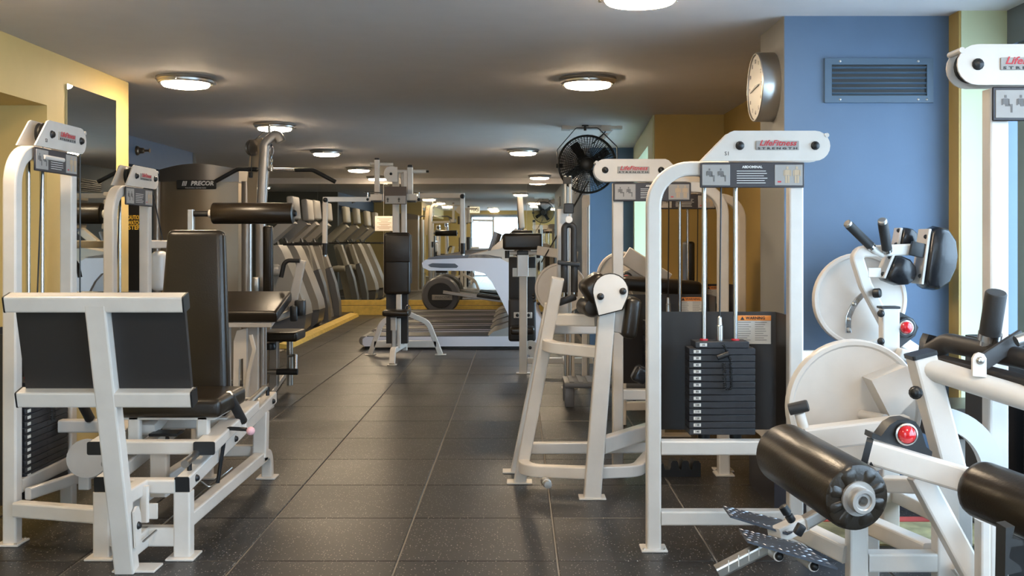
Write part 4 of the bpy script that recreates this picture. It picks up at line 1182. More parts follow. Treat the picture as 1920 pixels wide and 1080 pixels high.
# ================================================================== MACHINES FURTHER BACK
# ---- multi press in the middle
I = thing('press_machine', 'white multi press machine with tall black backrest in the middle of the aisle', 'gym machine', (-1.24, 10.9, 0))
Y0 = 10.9
def ip(x, y, d=0.0): return at(x, y, Y0 + d)
MB().bar(V((ip(742, 0).x, Y0 + 0.10, 0.08)), ip(742, 330, 0.10), 0.07, 0.07).build('column', WHITE, I)
MB().bar(V((ip(757, 0).x, Y0 + 0.10, 0.08)), ip(757, 325, 0.10), 0.07, 0.055).build('column', WHITE, I)
MB().lathe(ip(734, 326, 0.02), (0.15, -1, 0), [(0.078, -0.05), (0.082, -0.045), (0.06, -0.02), (0.06, 0.0), (0.082, 0.02), (0.08, 0.026), (0.012, 0.026)], 28).build('pulley', WHITE, I)
MB().prism([ip(x, y, -0.02) for x, y in ((726, 313), (745, 313), (745, 341), (728, 341), (722, 334), (722, 320))], (0, 0.012, 0)).build('pulley_plate', WHITE, I)
MB().bolt(ip(733, 326, -0.02), (0, -1, 0), 0.013).build('bolt', BLACK, I)
MB().bar(ip(707, 300), ip(707, 377), 0.06, 0.052).build('side_post', WHITE, I)
MB().bar(ip(769, 314), ip(769, 378), 0.06, 0.058).build('side_post', WHITE, I)
MB().bar(ip(762, 322), ip(762, 378), 0.05, 0.06).build('side_plate', WHITE, I)
MB().tube([ip(694, 307.5), ip(737, 308.5)], 0.018, 10).build('cross_bar', WHITE, I)
MB().tube([ip(738, 321.5), ip(799, 321.5)], 0.020, 10).build('cross_bar', WHITE, I)
MB().tube([ip(798, 321.5), ip(804, 321.5)], 0.012, 8).build('bar_end', BLACK, I)
for x in (707, 769):
    y = 299 if x == 707 else 312
    MB().pad(ip(x, y), (0.05, 0.05, 0.03), None, 0.006, 1).build('end_cap', BLACK, I)
for s, x0 in ((-1, 707), (1, 772)):
    MB().bar(ip(x0 - 12, 370, -0.05), ip(x0 + 10, 370, -0.05), 0.06, 0.07).build('arm_block', WHITE, I)
    MB().pad(ip(x0, 378, -0.05), (0.09, 0.08, 0.015), None, 0.003, 1).build('block_cap', BLACK, I)
    xk = 689 if s < 0 else 785
    MB().tube([ip(xk, 361, -0.08), ip(xk, 371, -0.08)], 0.012, 10).build('pull_pin', CHROME, I)
    MB().ball(ip(xk, 374, -0.08), 0.017).build('pin_knob', BLACK, I)
    MB().tube([ip(xk - 6, 360, -0.08), ip(x0 + 6, 361, -0.08)], 0.006, 8).build('pin_rail', CHROME, I)
# swing arms
for pts, gx, gy in ((((694, 374), (610, 374), (609, 456)), 609, (456, 478)), (((785, 367), (867, 367), (868, 456)), 868, (456, 476))):
    MB().bar(ip(*pts[0], -0.05), ip(*pts[1], -0.25), 0.05, 0.052).build('swing_arm', WHITE, I)
    MB().bar(ip(*pts[1], -0.25) + V((0, 0, 0.025)), ip(*pts[2], -0.25), 0.05, 0.048).build('drop_arm', WHITE, I)
    MB().bolt(ip(pts[1][0], pts[1][1] + 1, -0.28), (0, -1, 0), 0.022).build('bolt', BLACK, I)
    MB().tube([ip(gx, gy[0], -0.25), ip(gx, gy[1], -0.25)], 0.024, 12).build('hand_grip', FOAM, I)
    MB().tube([ip(gx, gy[1], -0.25), ip(gx, gy[1] + 3, -0.25)], 0.018, 12).build('grip_cap', CHROME, I)
sg = MB().pad(ip(741.5, 366.5, -0.12), (0.232, 0.010, 0.185), None, 0.003, 1).build('instruction_sign', mat('brown_sign', (0.06, 0.035, 0.022), 0.4), I)
MB().pad(ip(741.5, 374.5, -0.128), (0.214, 0.003, 0.082), None, 0.001, 1).build('picture_panel', SIGNL, sg)
mb = MB()
for x in (727, 748): person_glyph(mb, ip(x, 379, -0.131), (1, 0, 0), (0, 0, 1), 0.05)
mb.build('printed_figure', INK, sg, kind='stuff')
# backrest, seat, legs
MB().pad(at(745, 494, 10.62), (0.275, 0.085, 0.64), None, 0.035, 4).build('backrest', VINYL, I)
MB().pad(at(745, 466, 10.575), (0.262, 0.03, 0.28), None, 0.012, 3).build('head_cushion', VINYL, I)
MB().pad(at(766, 486, 10.86), (0.06, 0.16, 0.52), None, 0.012, 2).build('column_shroud', SHROUD, I)
MB().box(at(724, 552, 10.72), at(766, 642, 10.84)).build('stack_cover', SHROUD, I)
MB().bar(at(748, 552, 10.60), at(748, 580, 10.60), 0.05, 0.055).build('seat_slide', WHITE, I)
MB().pad(at(744, 586, 10.52), (0.265, 0.30, 0.06), None, 0.024, 4).build('seat', VINYL, I)
MB().bar(at(738, 595, 10.5), at(738, 619, 10.5), 0.05, 0.058).build('seat_bracket', WHITE, I)
MB().bar(at(739, 619, 10.5), at(739, 652, 10.5), 0.045, 0.045).build('seat_post', STEEL, I)
MB().bar(at(748, 597, 10.55), at(748, 652, 10.55), 0.05, 0.035).build('seat_slide', WHITE, I)
MB().sweep(fillet([at(757, 645, 10.9), at(737, 657, 10.42), V((at(735, 0, 10.33).x, 10.33, 0.008))], 0.06), rrect(0.055, 0.058), (0, 0, 1)).build('front_leg', WHITE, I)
MB().pad((at(735, 0, 10.33).x, 10.33, 0.005), (0.09, 0.09, 0.009), None, 0.002, 1).build('foot_plate', WHITE, I)
YB_ = 11.25
lf = [at(752, 586, YB_), at(716, 604, YB_), V((at(694, 0, YB_).x, YB_, 0.008))]
MB().sweep(fillet(lf, 0.14, 8), rrect(0.05, 0.055), (0, 1, 0)).build('curved_leg', WHITE, I)
rf = [at(752, 582, YB_), at(803, 605, YB_), V((at(826, 0, YB_).x, YB_, 0.008))]
MB().sweep(fillet(rf, 0.16, 8), rrect(0.05, 0.055), (0, 1, 0)).build('curved_leg', WHITE, I)
for x in (694, 826):
    MB().pad((at(x, 0, YB_).x, YB_, 0.005), (0.12, 0.08, 0.009), None, 0.002, 1).build('foot_plate', WHITE, I)
MB().bar(at(702, 645, YB_), at(818, 645, YB_), 0.05, 0.075).build('cross_beam', WHITE, I)
MB().bar(at(750, 645, YB_), at(757, 645, 10.9), 0.055, 0.06).build('base_beam', WHITE, I)
hook = [at(765, 582, 10.66) + V((0.028 * math.cos(a), 0, 0.055 * math.sin(a))) for a in [2 * math.pi * k / 16 for k in range(16)]]
MB().sweep(hook, circ(0.006, 6), (0, 1, 0), closed=True).build('snap_hook', CHROME, I)

# ---- treadmills in a row
TDARK = mat('treadmill_belt', (0.045, 0.045, 0.05), 0.45)
def make_treadmill(x0, yc):
    """deck from x0 to the right, centre line at depth yc"""
    t = thing('treadmill', 'pale grey treadmill first in the row, nearest the aisle', 'treadmill', (x0 + 1.0, yc, 0), 'treadmills in a row beside the aisle')
    def g(x, y, z): return V((x0 + x, yc + y, z))
    def side(poly, y, th, name, m, ang=40):
        return MB().prism([g(x, y - th / 2, z) for x, z in poly], (0, th, 0)).build(name, m, t, angle=ang)
    MB().box(g(0.02, -0.34, 0.0), g(1.85, 0.34, 0.04)).build('base_frame', BLACK, t)
    for s in (-1, 1):
        side([(0.0, 0.06), (0.02, 0.035), (2.0, 0.035), (2.0, 0.15), (0.04, 0.145), (0.0, 0.12)], s * 0.345, 0.09, 'side_rail', PINKW)
    for s in (-1, 1):
        MB().box(g(0.05, s * 0.345 - 0.044, 0.145), g(1.45, s * 0.345 + 0.036, 0.155)).build('foot_rail', TDARK, t)
    MB().pad(g(0.80, 0, 0.115), (1.58, 0.60, 0.05), None, 0.015, 2).build('belt', TDARK, t)
    side([(1.42, 0.13), (1.50, 0.20), (1.72, 0.27), (1.98, 0.28), (2.06, 0.22), (2.06, 0.04), (1.42, 0.04)], 0, 0.74, 'motor_hood', GREYPL)
    MB().lathe(g(0.0, -0.30, 0.09), (0, 1, 0), [(0.055, 0), (0.055, 0.60)], 16).build('end_roller', GREYPL, t)
    frame = [(1.80, 0.10), (2.12, 0.10), (2.10, 0.26), (1.98, 0.46), (1.80, 0.82), (1.70, 0.98), (1.58, 1.045), (1.30, 1.05), (0.72, 1.03), (0.68, 0.99), (0.69, 0.94), (0.76, 0.905), (1.28, 0.90), (1.40, 0.87), (1.48, 0.78), (1.60, 0.55), (1.74, 0.25)]
    for s in (-1, 1):
        side(frame, s * 0.34, 0.07, 'upright', PINKW, 50)
        side([(0.75, 0.97), (0.78, 0.945), (0.90, 0.935), (1.08, 0.935), (1.10, 0.955), (1.06, 0.985), (0.80, 0.99)], s * 0.34, 0.078, 'rail_inset', GREYDK)
    side([(0.74, 1.045), (0.86, 1.075), (1.40, 1.09), (1.60, 1.06), (1.60, 1.03), (0.74, 1.03)], 0, 0.66, 'console_deck', GREYDK)
    con = [(1.20, 1.03), (1.22, 1.085), (1.62, 1.165), (1.74, 1.155), (1.72, 1.02), (1.55, 0.94), (1.50, 1.00), (1.24, 0.975)]
    side(con, -0.10, 0.46, 'console', TAN)
    MB().tube(fillet([g(1.24, -0.34, 1.0), g(1.42, -0.35, 1.005), g(1.46, -0.35, 0.90)], 0.06, 6), 0.020, 10).build('front_handle', GREYDK, t)
    MB().bar(g(1.46, 0, 1.10), g(1.79, 0, 1.37), 0.10, 0.085).build('mast', TAN, t)
    MB().pad(g(1.47, 0.0, 1.20), (0.030, 0.26, 0.32), rot('Y', 18), 0.008, 2).build('display', GREYDK, t)
    MB().pad(g(1.82, 0.0, 1.58), (0.065, 0.36, 0.38), rot('Y', -4), 0.02, 3).build('television', TAN, t)
    MB().pad(g(1.785, 0.0, 1.58), (0.006, 0.30, 0.30), rot('Y', -4), 0.002, 1).build('screen', GREYDK, t)
    MB().bar(g(1.80, 0, 1.36), g(1.82, 0, 1.44), 0.06, 0.05).build('neck', GREYDK, t)
    return t
x_t = at(680, 0, 11.84).x
T0 = make_treadmill(x_t, 12.22)
names = ['second', 'third', 'fourth', 'fifth']
for k in range(4):
    copy_tree(T0, T0.location + V((0, 0.95 * (k + 1), 0)), 'pale grey treadmill %s in the row counted from the aisle end' % names[k])

# ---- cross trainers on the deck
def prof(root, poly, y, th, name, m, ang=40):
    return MB().prism([V((x, y - th / 2, z)) for x, z in poly], (0, th, 0)).build(name, m, root, angle=ang)
def pxz(pts, Z):
    return [((px - CX) / F * Z, EYE - (py - CY) / F * Z) for px, py in pts]
DZ = 0.05
def trainer_a(Z):
    t = thing('stair_climber', 'grey climber with broad leaning housing, nearest in the row on the yellow-edged deck', 'cross trainer', (at(555, 0, Z).x, Z, DZ), 'cross trainers on the yellow-edged deck')
    body = pxz([(505, 462), (529, 459), (536, 470), (560, 525), (577, 570), (580, 588), (556, 590), (530, 600), (500, 600)], Z)
    prof(t, body, Z, 0.46, 'housing', GREYPL, 50)
    low = pxz([(500, 600), (530, 600), (556, 590), (580, 588), (577, 612), (566, 628), (545, 634), (500, 632)], Z)
    low = [(x, max(z, DZ)) for x, z in low]
    prof(t, low, Z, 0.40, 'lower_housing', GREYDK, 50)
    MB().lathe(V((pxz([(517, 505)], Z)[0][0], Z - 0.34, pxz([(517, 505)], Z)[0][1])), (1, 0, 0), [(0.05, -0.1), (0.075, -0.06), (0.08, 0.1), (0.06, 0.13)], 18).build('side_boss', GREYPL, t)
    for s in (-1, 1):
        a = pxz([(511, 446), (520, 470)], Z)
        MB().tube([V((a[0][0], Z + s * 0.18, a[0][1])), V((a[1][0], Z + s * 0.18, a[1][1]))], 0.022, 10).build('upright_tube', CHROME, t)
    a = pxz([(505, 450), (548, 412)], Z)
    MB().bar(V((a[0][0], Z, a[0][1])), V((a[1][0], Z, a[1][1])), 0.26, 0.13).build('console_neck', GREYPL, t)
    a = pxz([(551, 390)], Z)[0]
    MB().pad(V((a[0], Z, a[1])), (0.085, 0.42, 0.30), rot('Y', -5), 0.025, 3).build('console', GREYPL, t)
    MB().pad(V((a[0] - 0.045, Z, a[1])), (0.006, 0.34, 0.22), rot('Y', -5), 0.002, 1).build('screen', GREYDK, t)
    a = pxz([(590, 458)], Z)[0]
    MB().tube([V((a[0] - 0.35, Z - 0.28, a[1])), V((a[0] - 0.02, Z - 0.28, a[1]))], 0.016, 10).build('handle', BLACK, t)
    return t
def trainer_b(Z):
    t = thing('elliptical_trainer', 'grey elliptical with slim leaning legs and dark tubes, nearer of the two slim ones', 'cross trainer', (at(600, 0, Z).x, Z, DZ), 'cross trainers on the yellow-edged deck')
    leg = pxz([(564, 463), (571, 459), (579, 461), (583, 470), (592, 515), (604, 575), (606, 590), (592, 592), (585, 560), (572, 500)], Z)
    prof(t, leg, Z - 0.08, 0.16, 'front_leg', GREYPL, 50)
    tb = pxz([(590, 508), (600, 505), (610, 535), (618, 575), (619, 604), (606, 606), (605, 575), (598, 540)], Z)
    prof(t, [(x, max(z, DZ)) for x, z in tb], Z - 0.02, 0.22, 'dark_leg', GREYDK, 50)
    cp = pxz([(574, 462), (583, 460), (598, 504), (590, 508)], Z)
    prof(t, cp, Z + 0.02, 0.20, 'upper_cover', GREYPL, 50)
    ft = pxz([(591, 588), (606, 586), (608, 608), (590, 610)], Z)
    prof(t, [(x, max(z, DZ)) for x, z in ft], Z - 0.08, 0.30, 'foot', GREYPL)
    a = pxz([(553, 452), (592, 416)], Z)
    MB().bar(V((a[0][0], Z, a[0][1])), V((a[1][0], Z, a[1][1])), 0.24, 0.13).build('console_neck', GREYPL, t)
    a = pxz([(592, 394)], Z)[0]
    MB().pad(V((a[0], Z, a[1])), (0.085, 0.42, 0.29), rot('Y', -5), 0.025, 3).build('console', GREYPL, t)
    MB().pad(V((a[0] - 0.045, Z, a[1])), (0.006, 0.34, 0.22), rot('Y', -5), 0.002, 1).build('screen', GREYDK, t)
    a = pxz([(567, 447), (572, 462)], Z)
    MB().tube([V((a[0][0], Z - 0.1, a[0][1])), V((a[1][0], Z - 0.1, a[1][1]))], 0.025, 10).build('upright_tube', CHROME, t)
    a = pxz([(550, 456), (620, 456)], Z)
    MB().tube([V((a[0][0], Z - 0.2, a[0][1])), V((a[1][0], Z - 0.2, a[1][1]))], 0.014, 8).build('handle', BLACK, t)
    b = pxz([(578, 513)], Z)[0]
    MB().lathe(V((b[0], Z + 0.18, b[1])), (1, 0, 0), [(0.04, -0.1), (0.06, 0.0), (0.05, 0.12)], 14).build('side_boss', GREYPL, t)
    rb = pxz([(545, 600), (600, 600)], Z)
    MB().box(V((rb[0][0], Z - 0.25, DZ)), V((rb[1][0], Z + 0.25, DZ + 0.09))).build('base', GREYDK, t)
    return t
ta = trainer_a(13.5)
copy_tree(ta, V((ta.location.x - 0.02, 14.5, DZ)), 'grey climber with broad leaning housing, second in the row on the yellow-edged deck')
tb_ = trainer_b(15.4)
copy_tree(tb_, V((tb_.location.x - 0.02, 16.45, DZ)), 'grey elliptical with slim leaning legs and dark tubes, closest to the back mirror')

# ---- drum ellipticals behind the treadmills
def drum_machine(x, y, label):
    t = thing('drum_elliptical', label, 'cross trainer', (x, y, 0))
    c = V((x, y, 0.36))
    MB().lathe(c - V((0, 0.11, 0)), (0, 1, 0), [(0.20, 0), (0.285, 0.012), (0.31, 0.05), (0.31, 0.17), (0.285, 0.21), (0.2, 0.22)], 40).build('drum', GREYDK, t)
    MB().lathe(c - V((0, 0.122, 0)), (0, 1, 0), [(0.0, -0.004), (0.20, -0.002), (0.205, 0.012)], 32).build('drum_face', BLACK, t)
    pl = MB().pad(c + V((0.03, -0.13, -0.03)), (0.33, 0.012, 0.085), None, 0.035, 3).build('name_badge', GREYPL, t)
    put_text(t, 'lettering', GREYDK, 'PRECOR', 0.055, c + V((0.03, -0.138, -0.03)), (1, 0, 0), (0, 0, 1), fit=0.24, shear=0.2)
    MB().box((x - 0.2, y - 0.12, 0), (x + 0.2, y + 0.12, 0.08)).build('base', BLACK, t)
    MB().bar((x + 0.1, y, 0.05), (x + 1.75, y, 0.05), 0.16, 0.08).build('floor_beam', GREYDK, t)
    for s in (-1, 1):
        MB().bar((x + 0.05, y + s * 0.18, 0.42), (x + 1.1, y + s * 0.18, 0.26), 0.05, 0.05).build('pedal_rail', SILVER, t)
        MB().pad((x + 0.78, y + s * 0.18, 0.34), (0.38, 0.16, 0.05), rot('Y', 8), 0.012, 2).build('pedal', BLACK, t)
        MB().tube(fillet([(x + 1.1, y + s * 0.2, 0.30), (x + 1.32, y + s * 0.22, 0.85), (x + 1.15, y + s * 0.24, 1.35)], 0.2), 0.02, 10).build('swing_arm', SILVER, t)
    MB().bar((x + 1.45, y, 0.08), (x + 1.40, y, 1.25), 0.10, 0.12).build('upright', GREYPL, t)
    MB().pad((x + 1.38, y, 1.32), (0.10, 0.30, 0.22), rot('Y', -20), 0.02, 2).build('console', GREYPL, t)
    return t
drum_machine(at(826, 0, 16.7).x, 16.78, 'dark round-drum elliptical behind the last treadmill, pale badge on its drum')

# ---- row machine with the cam disc right of the treadmills
E = thing('row_machine', 'white row machine with a square black chest pad on a post, beside the treadmills', 'gym machine', (0.05, 9.6, 0))
YE = 9.5
MB().bar(V((at(981, 0, YE + .2).x, 9.68, 0.008)), at(981, 490, 9.68), 0.05, 0.075).build('post', WHITE, E)
MB().pad((at(981, 0, 9.68).x, 9.68, 0.005), (0.13, 0.10, 0.009), None, 0.002, 1).build('foot_plate', WHITE, E)
MB().bar(at(980, 478, YE), at(980, 518, YE), 0.07, 0.105).build('pad_bracket', SILVER, E)
MB().pad(at(980, 474, YE), (0.105, 0.08, 0.04), None, 0.006, 1).build('bracket_cap', BLACK, E)
MB().bar(at(953, 474, YE), at(1010, 474, YE), 0.05, 0.035).build('pad_rail', WHITE, E)
for x in (951, 1010):
    MB().tube([at(x, 470, YE - 0.03), at(x, 484, YE - 0.03)], 0.022, 10).build('clamp_knob', BLACK, E)
MB().pad(at(980, 453, YE - 0.02), (0.365, 0.20, 0.152), None, 0.03, 4).build('chest_pad', VINYL, E)
MB().pad(at(979, 437, YE + 0.14), (0.20, 0.16, 0.05), None, 0.018, 3).build('rear_pad', VINYL, E)
MB().pad(at(979, 533, YE + 0.5), (0.26, 0.10, 0.54), None, 0.012, 2).build('stack_shroud', SHROUD, E)
MB().pad(at(979, 599, YE + 0.47), (0.265, 0.12, 0.42), None, 0.03, 3).build('lower_shroud', SHROUD, E)
MB().pad(at(979, 619, YE + 0.30), (0.23, 0.26, 0.075), None, 0.025, 3).build('seat', VINYL, E)
MB().bar(at(961, 511, YE + 0.36), at(1005, 511, YE + 0.36), 0.04, 0.085).build('cross_plate', WHITE, E)
for x in (970, 991):
    pl = MB().pad(at(x, 591, YE + 0.37), (0.07, 0.02, 0.055), None, 0.003, 1).build('bolt_plate', WHITE, E)
    MB().bolt(at(x, 591, YE + 0.36), (0, -1, 0), 0.014).build('bolt', BLACK, E)
MB().bar(at(990, 676, YE + 0.18), at(1112, 676, YE + 0.1), 0.058, 0.055).build('floor_beam', WHITE, E)
MB().lathe(at(995, 652, YE + 0.2), (0, -1, 0), [(0.07, 0), (0.07, 0.012)], 22).build('pulley_guard', WHITE, E)
MB().bolt(at(994, 652, YE + 0.188), (0, -1, 0), 0.014).build('bolt', BLACK, E)
MB().bar(at(998, 676, YE + 0.22), at(998, 655, YE + 0.22), 0.03, 0.06).build('pulley_post', WHITE, E)
dc = at(1051, 541, 8.65)
disc(E, dc, 0.212, (0, -1, 0))
MB().bar(V((dc.x + 0.08, 8.72, 0.008)), V((dc.x + 0.08, 8.72, 0.95)), 0.06, 0.08).build('disc_post', WHITE, E)
MB().pad((dc.x + 0.08, 8.72, 0.005), (0.14, 0.10, 0.009), None, 0.002, 1).build('foot_plate', WHITE, E)
MB().bar(V((dc.x + 0.08, 8.74, 0.14)), V((dc.x + 0.08, 9.66, 0.14)), 0.05, 0.05).build('floor_beam', WHITE, E)
for x, y in ((1000, 553), (1001, 558), (1002, 564), (1010, 569)):
    MB().bolt(at(x, y, 8.62), (0, -1, 0), 0.012).build('bolt', BLACK, E)
MB().bar(at(1010, 470, 9.0), at(1080, 480, 8.8), 0.06, 0.08).build('lever_arm', WHITE, E)
MB().tube([at(1015, 492, 8.9), at(1104, 340, 9.0)], 0.006, 6).build('cable', CABLE, E)
# its tall cable mast
MB().bar(V((at(1096, 0, 8.9).x, 8.9, 0.008)), at(1096, 372, 8.9), 0.05, 0.045).build('cable_mast', WHITE, E)
MB().bar(V((at(1103, 0, 8.9).x, 8.92, 0.008)), at(1103, 372, 8.92), 0.04, 0.02).build('cable_mast', STEEL, E)
MB().prism([at(x, y, 8.86) for x, y in ((1092, 372), (1094, 366), (1105, 366), (1106, 384), (1100, 390), (1092, 390))], (0, 0.08, 0)).build('mast_head', WHITE, E)
for x in (1060, 1069):
    MB().bar(V((at(x, 0, 8.5).x, 8.5, 0.008)), at(x, 330, 8.5), 0.04, 0.020).build('rail', STEEL, E)
MB().bar(at(1064, 345, 8.5), at(1064, 332, 8.5), 0.05, 0.07).build('rail_head', BLACK, E)

# ================================================================== FIXTURES AND SMALL THINGS
# ---- fan hanging from the ceiling
YF = 9.4
FN = thing('ceiling_fan', 'black caged fan hanging from the ceiling by a bracket', 'fan', (at(1097, 0, YF).x, YF, CE))
fc = at(1101, 308, YF - 0.05)
fr = 0.262
for q, (rr, dy) in enumerate(((1.0, 0), (0.99, -0.045), (0.985, 0.05))):
    ringp = [fc + V((fr * rr * math.cos(a), dy, fr * rr * math.sin(a))) for a in [2 * math.pi * k / 40 for k in range(40)]]
    MB().sweep(ringp, circ(0.006 if q else 0.008, 6), (0, 1, 0), closed=True).build('cage_ring', BLACK, FN)
mb = MB()
for k in range(14):
    rr = fr * (0.20 + 0.058 * k)
    dy = -0.075 + 0.03 * (k / 13.0) ** 2
    ringp = [fc + V((rr * math.cos(a), dy, rr * math.sin(a))) for a in [2 * math.pi * i / 36 for i in range(36)]]
    mb.sweep(ringp, circ(0.0024, 4), (0, 1, 0), closed=True)
for side_ in (-1, 1):
    for k in range(56):
        a = 2 * math.pi * k / 56
        u = V((math.cos(a), 0, math.sin(a)))
        mb.sweep([fc + u * fr * 0.2 + V((0, side_ * 0.078, 0)), fc + u * fr * 0.6 + V((0, side_ * 0.072, 0)), fc + u * fr * 0.97 + V((0, side_ * 0.045, 0))], circ(0.0024, 4))
mb.build('cage_wires', BLACK, FN, kind='stuff')
MB().lathe(fc + V((0, -0.09, 0)), (0, 1, 0), [(0.03, 0), (0.055, 0.01), (0.065, 0.05), (0.065, 0.2), (0.045, 0.24)], 24).build('motor', BLACK, FN)
for k in range(4):
    a = math.radians(35 + 90 * k)
    u = V((math.cos(a), 0, math.sin(a))); w = V((-math.sin(a), 0, math.cos(a)))
    q = [fc + u * 0.05 - w * 0.03 + V((0, -0.02, 0)), fc + u * 0.22 - w * 0.045 + V((0, -0.035, 0)), fc + u * 0.225 + w * 0.035 + V((0, 0.035, 0)), fc + u * 0.05 + w * 0.03 + V((0, 0.02, 0))]
    MB().prism(q, (0, 0.004, 0)).build('blade', BLACK, FN)
br = fillet([at(1048, 312, YF), at(1044, 282, YF), at(1080, 240, YF), at(1121, 240, YF), at(1157, 275, YF), at(1158, 312, YF)], 0.03, 4)
MB().sweep(br, rrect(0.03, 0.008, 0.002), (0, 1, 0)).build('bracket', BLACK, FN)
for px in (1049, 1157):
    MB().lathe(at(px, 311, YF - 0.02), (1, 0, 0), [(0.02, -0.03), (0.02, 0.03)], 12).build('pivot', BLACK, FN)
MB().lathe(V((at(1097, 0, YF).x, YF, CE)), (0, 0, -1), [(0.03, 0), (0.03, 0.01), (0.012, 0.012), (0.012, 0.05)], 14).build('ceiling_plate', BLACK, FN)
MB().tube(fillet([at(1100, 335, YF - 0.1), at(1085, 370, YF - 0.1), at(1076, 385, YF - 0.1)], 0.03), 0.004, 6).build('pull_cord', BLACK, FN)
# cable duct on the ceiling
DU = thing('cable_duct', 'white surface cable duct with a socket on the ceiling above the fan', 'cable duct', (at(1108, 0, 9.45).x, 9.45, CE))
MB().box((at(1053, 0, 9.5).x, 9.45, CE - 0.028), (at(1166, 0, 9.5).x, 9.55, CE)).build('duct', WHITE2, DU)
MB().box((at(1053, 0, 9.5).x, 9.42, CE - 0.035), (at(1069, 0, 9.5).x, 9.56, CE)).build('end_box', WHITE2, DU)
MB().box((at(1126, 0, 9.5).x, 9.40, CE - 0.055), (at(1144, 0, 9.5).x, 9.56, CE)).build('socket_box', WHITE2, DU)
MB().tube(fillet([V((at(1135, 0, 9.45).x, 9.42, CE - 0.05)), at(1133, 250, 9.42), at(1110, 270, 9.45)], 0.08, 6), 0.006, 8).build('power_cord', BLACK, DU)
MB().tube(fillet([V((at(1146, 0, 9.6).x, 9.56, CE - 0.02)), V((at(1142, 0, 9.8).x, 10.1, CE - 0.02)), V((at(1130, 0, 10.5).x, 10.6, CE - 0.02))], 0.1), 0.016, 8).build('conduit', WHITE2, DU)

# ---- wall clock on the column
CK = thing('wall_clock', 'large round brushed steel wall clock on the side of the blue column', 'clock', (1.2475, 5.05, 1.83))
cc = V((1.2475, 5.045, 2.00))
nx = (-1, 0, 0)
MB().lathe(cc, nx, [(0.165, 0), (0.168, 0.004), (0.168, 0.085), (0.164, 0.090), (0.158, 0.090), (0.157, 0.080)], 48).build('case', STEEL, CK)
MB().lathe(cc, nx, [(0.156, 0.07), (0.156, 0.083), (0.0, 0.083)], 48).build('dial', mat('clock_dial', (0.60, 0.56, 0.50), 0.45), CK)
mb = MB()
def onface(r, a, t=0.0845):
    return cc + V((-t, -r * math.sin(a), r * math.cos(a)))
for k in range(12):
    a = math.radians(30 * k)
    put_text(CK, 'numeral', GREYDK, str(k if k else 12), 0.028, onface(0.125, a), (0, -1, 0), (0, 0, 1))
for ang_, ln, w in ((88, 0.075, 0.006), (262, 0.105, 0.004)):
    a = math.radians(ang_)
    u = (onface(1, a) - onface(0, a)).normalized(); v_ = u.cross(V((1, 0, 0)))
    MB().prism([onface(0, a, .087) - v_ * w, onface(0, a, .087) + v_ * w, onface(ln, a, .087) + v_ * w * .5, onface(ln, a, .087) - v_ * w * .5], (-0.002, 0, 0)).build('hand', GREYDK, CK)

# ---- vents
VT = thing('air_vent', 'blue painted air vent with six louvres high on the column', 'vent', (at(1646, 0, 4.83).x, 4.83, 1.9))
y = 4.83
p0, p1 = at(1545, 193, y), at(1748, 110, y)
q0, q1 = at(1558, 180, y), at(1736, 122, y)
BLUEV = mat('blue_vent_paint', (0.065, 0.11, 0.165), 0.45)
for a, b in (((p0.x, q1.z), (p1.x, p1.z)), ((p0.x, p0.z), (p1.x, q0.z)), ((p0.x, q0.z), (q0.x, q1.z)), ((q1.x, q0.z), (p1.x, q1.z))):
    MB().box((a[0], y - 0.014, a[1]), (b[0], y, b[1])).build('frame', BLUEV, VT)
MB().box((q0.x, y - 0.002, q0.z), (q1.x, y - 0.0005, q1.z)).build('dark_back', INK, VT)
for k in range(6):
    z = q0.z + (q1.z - q0.z) * (k + 0.45) / 6
    MB().pad(((q0.x + q1.x) / 2, y - 0.008, z), (q1.x - q0.x - 0.002, 0.012, 0.004), rot('X', -35), 0.001, 1).build('louvre', BLUEV, VT)
for fx, fz in ((0.14, 0.93), (0.86, 0.93), (0.14, 0.07), (0.86, 0.07), (0.94, 0.07)):
    MB().bolt((p0.x + (p1.x - p0.x) * fx, y - 0.014, p0.z + (p1.z - p0.z) * fz), (0, -1, 0), 0.005).build('screw', STEEL, VT)
VB = thing('floor_vent', 'dark louvred grille low on the column behind the leg machine', 'vent', (at(1716, 0, 4.83).x, 4.83, 0.1))
p0, p1 = at(1680, 988, 4.83), at(1765, 918, 4.83)
MB().box((p0.x, 4.815, p0.z), (p1.x, 4.83, p1.z)).build('panel', BLACK, VB)
for k in range(7):
    z = p0.z + 0.02 + k * 0.021
    MB().pad(((p0.x + p1.x) / 2 - 0.02, 4.81, z), (0.14, 0.014, 0.008), rot('X', -30), 0.001, 1).build('louvre', GREYDK, VB)

# ---- exit sign
EX = thing('exit_sign', 'lit exit sign hanging below the ceiling, seen reversed in the mirror', 'sign', (-1.32, 3.2, CE))
ex = V((-1.32, 3.2, CE - 0.115))
MB().pad(ex, (0.32, 0.05, 0.20), None, 0.006, 1).build('box', WHITE2, EX)
MB().pad(ex + V((0, 0.026, 0)), (0.30, 0.004, 0.18), None, 0.002, 1).build('panel', mat('exit_panel', (0.9, 0.85, 0.7), 0.4, emit=(1, 0.86, 0.6), es=1.2), EX)
put_text(EX, 'lettering', INK, 'EXIT', 0.15, ex + V((0, 0.029, 0)), (-1, 0, 0), (0, 0, 1), fit=0.25, bold=0.004)
MB().box((ex.x - 0.02, ex.y - 0.02, CE - 0.02), (ex.x + 0.02, ex.y + 0.02, CE)).build('mount', WHITE2, EX)

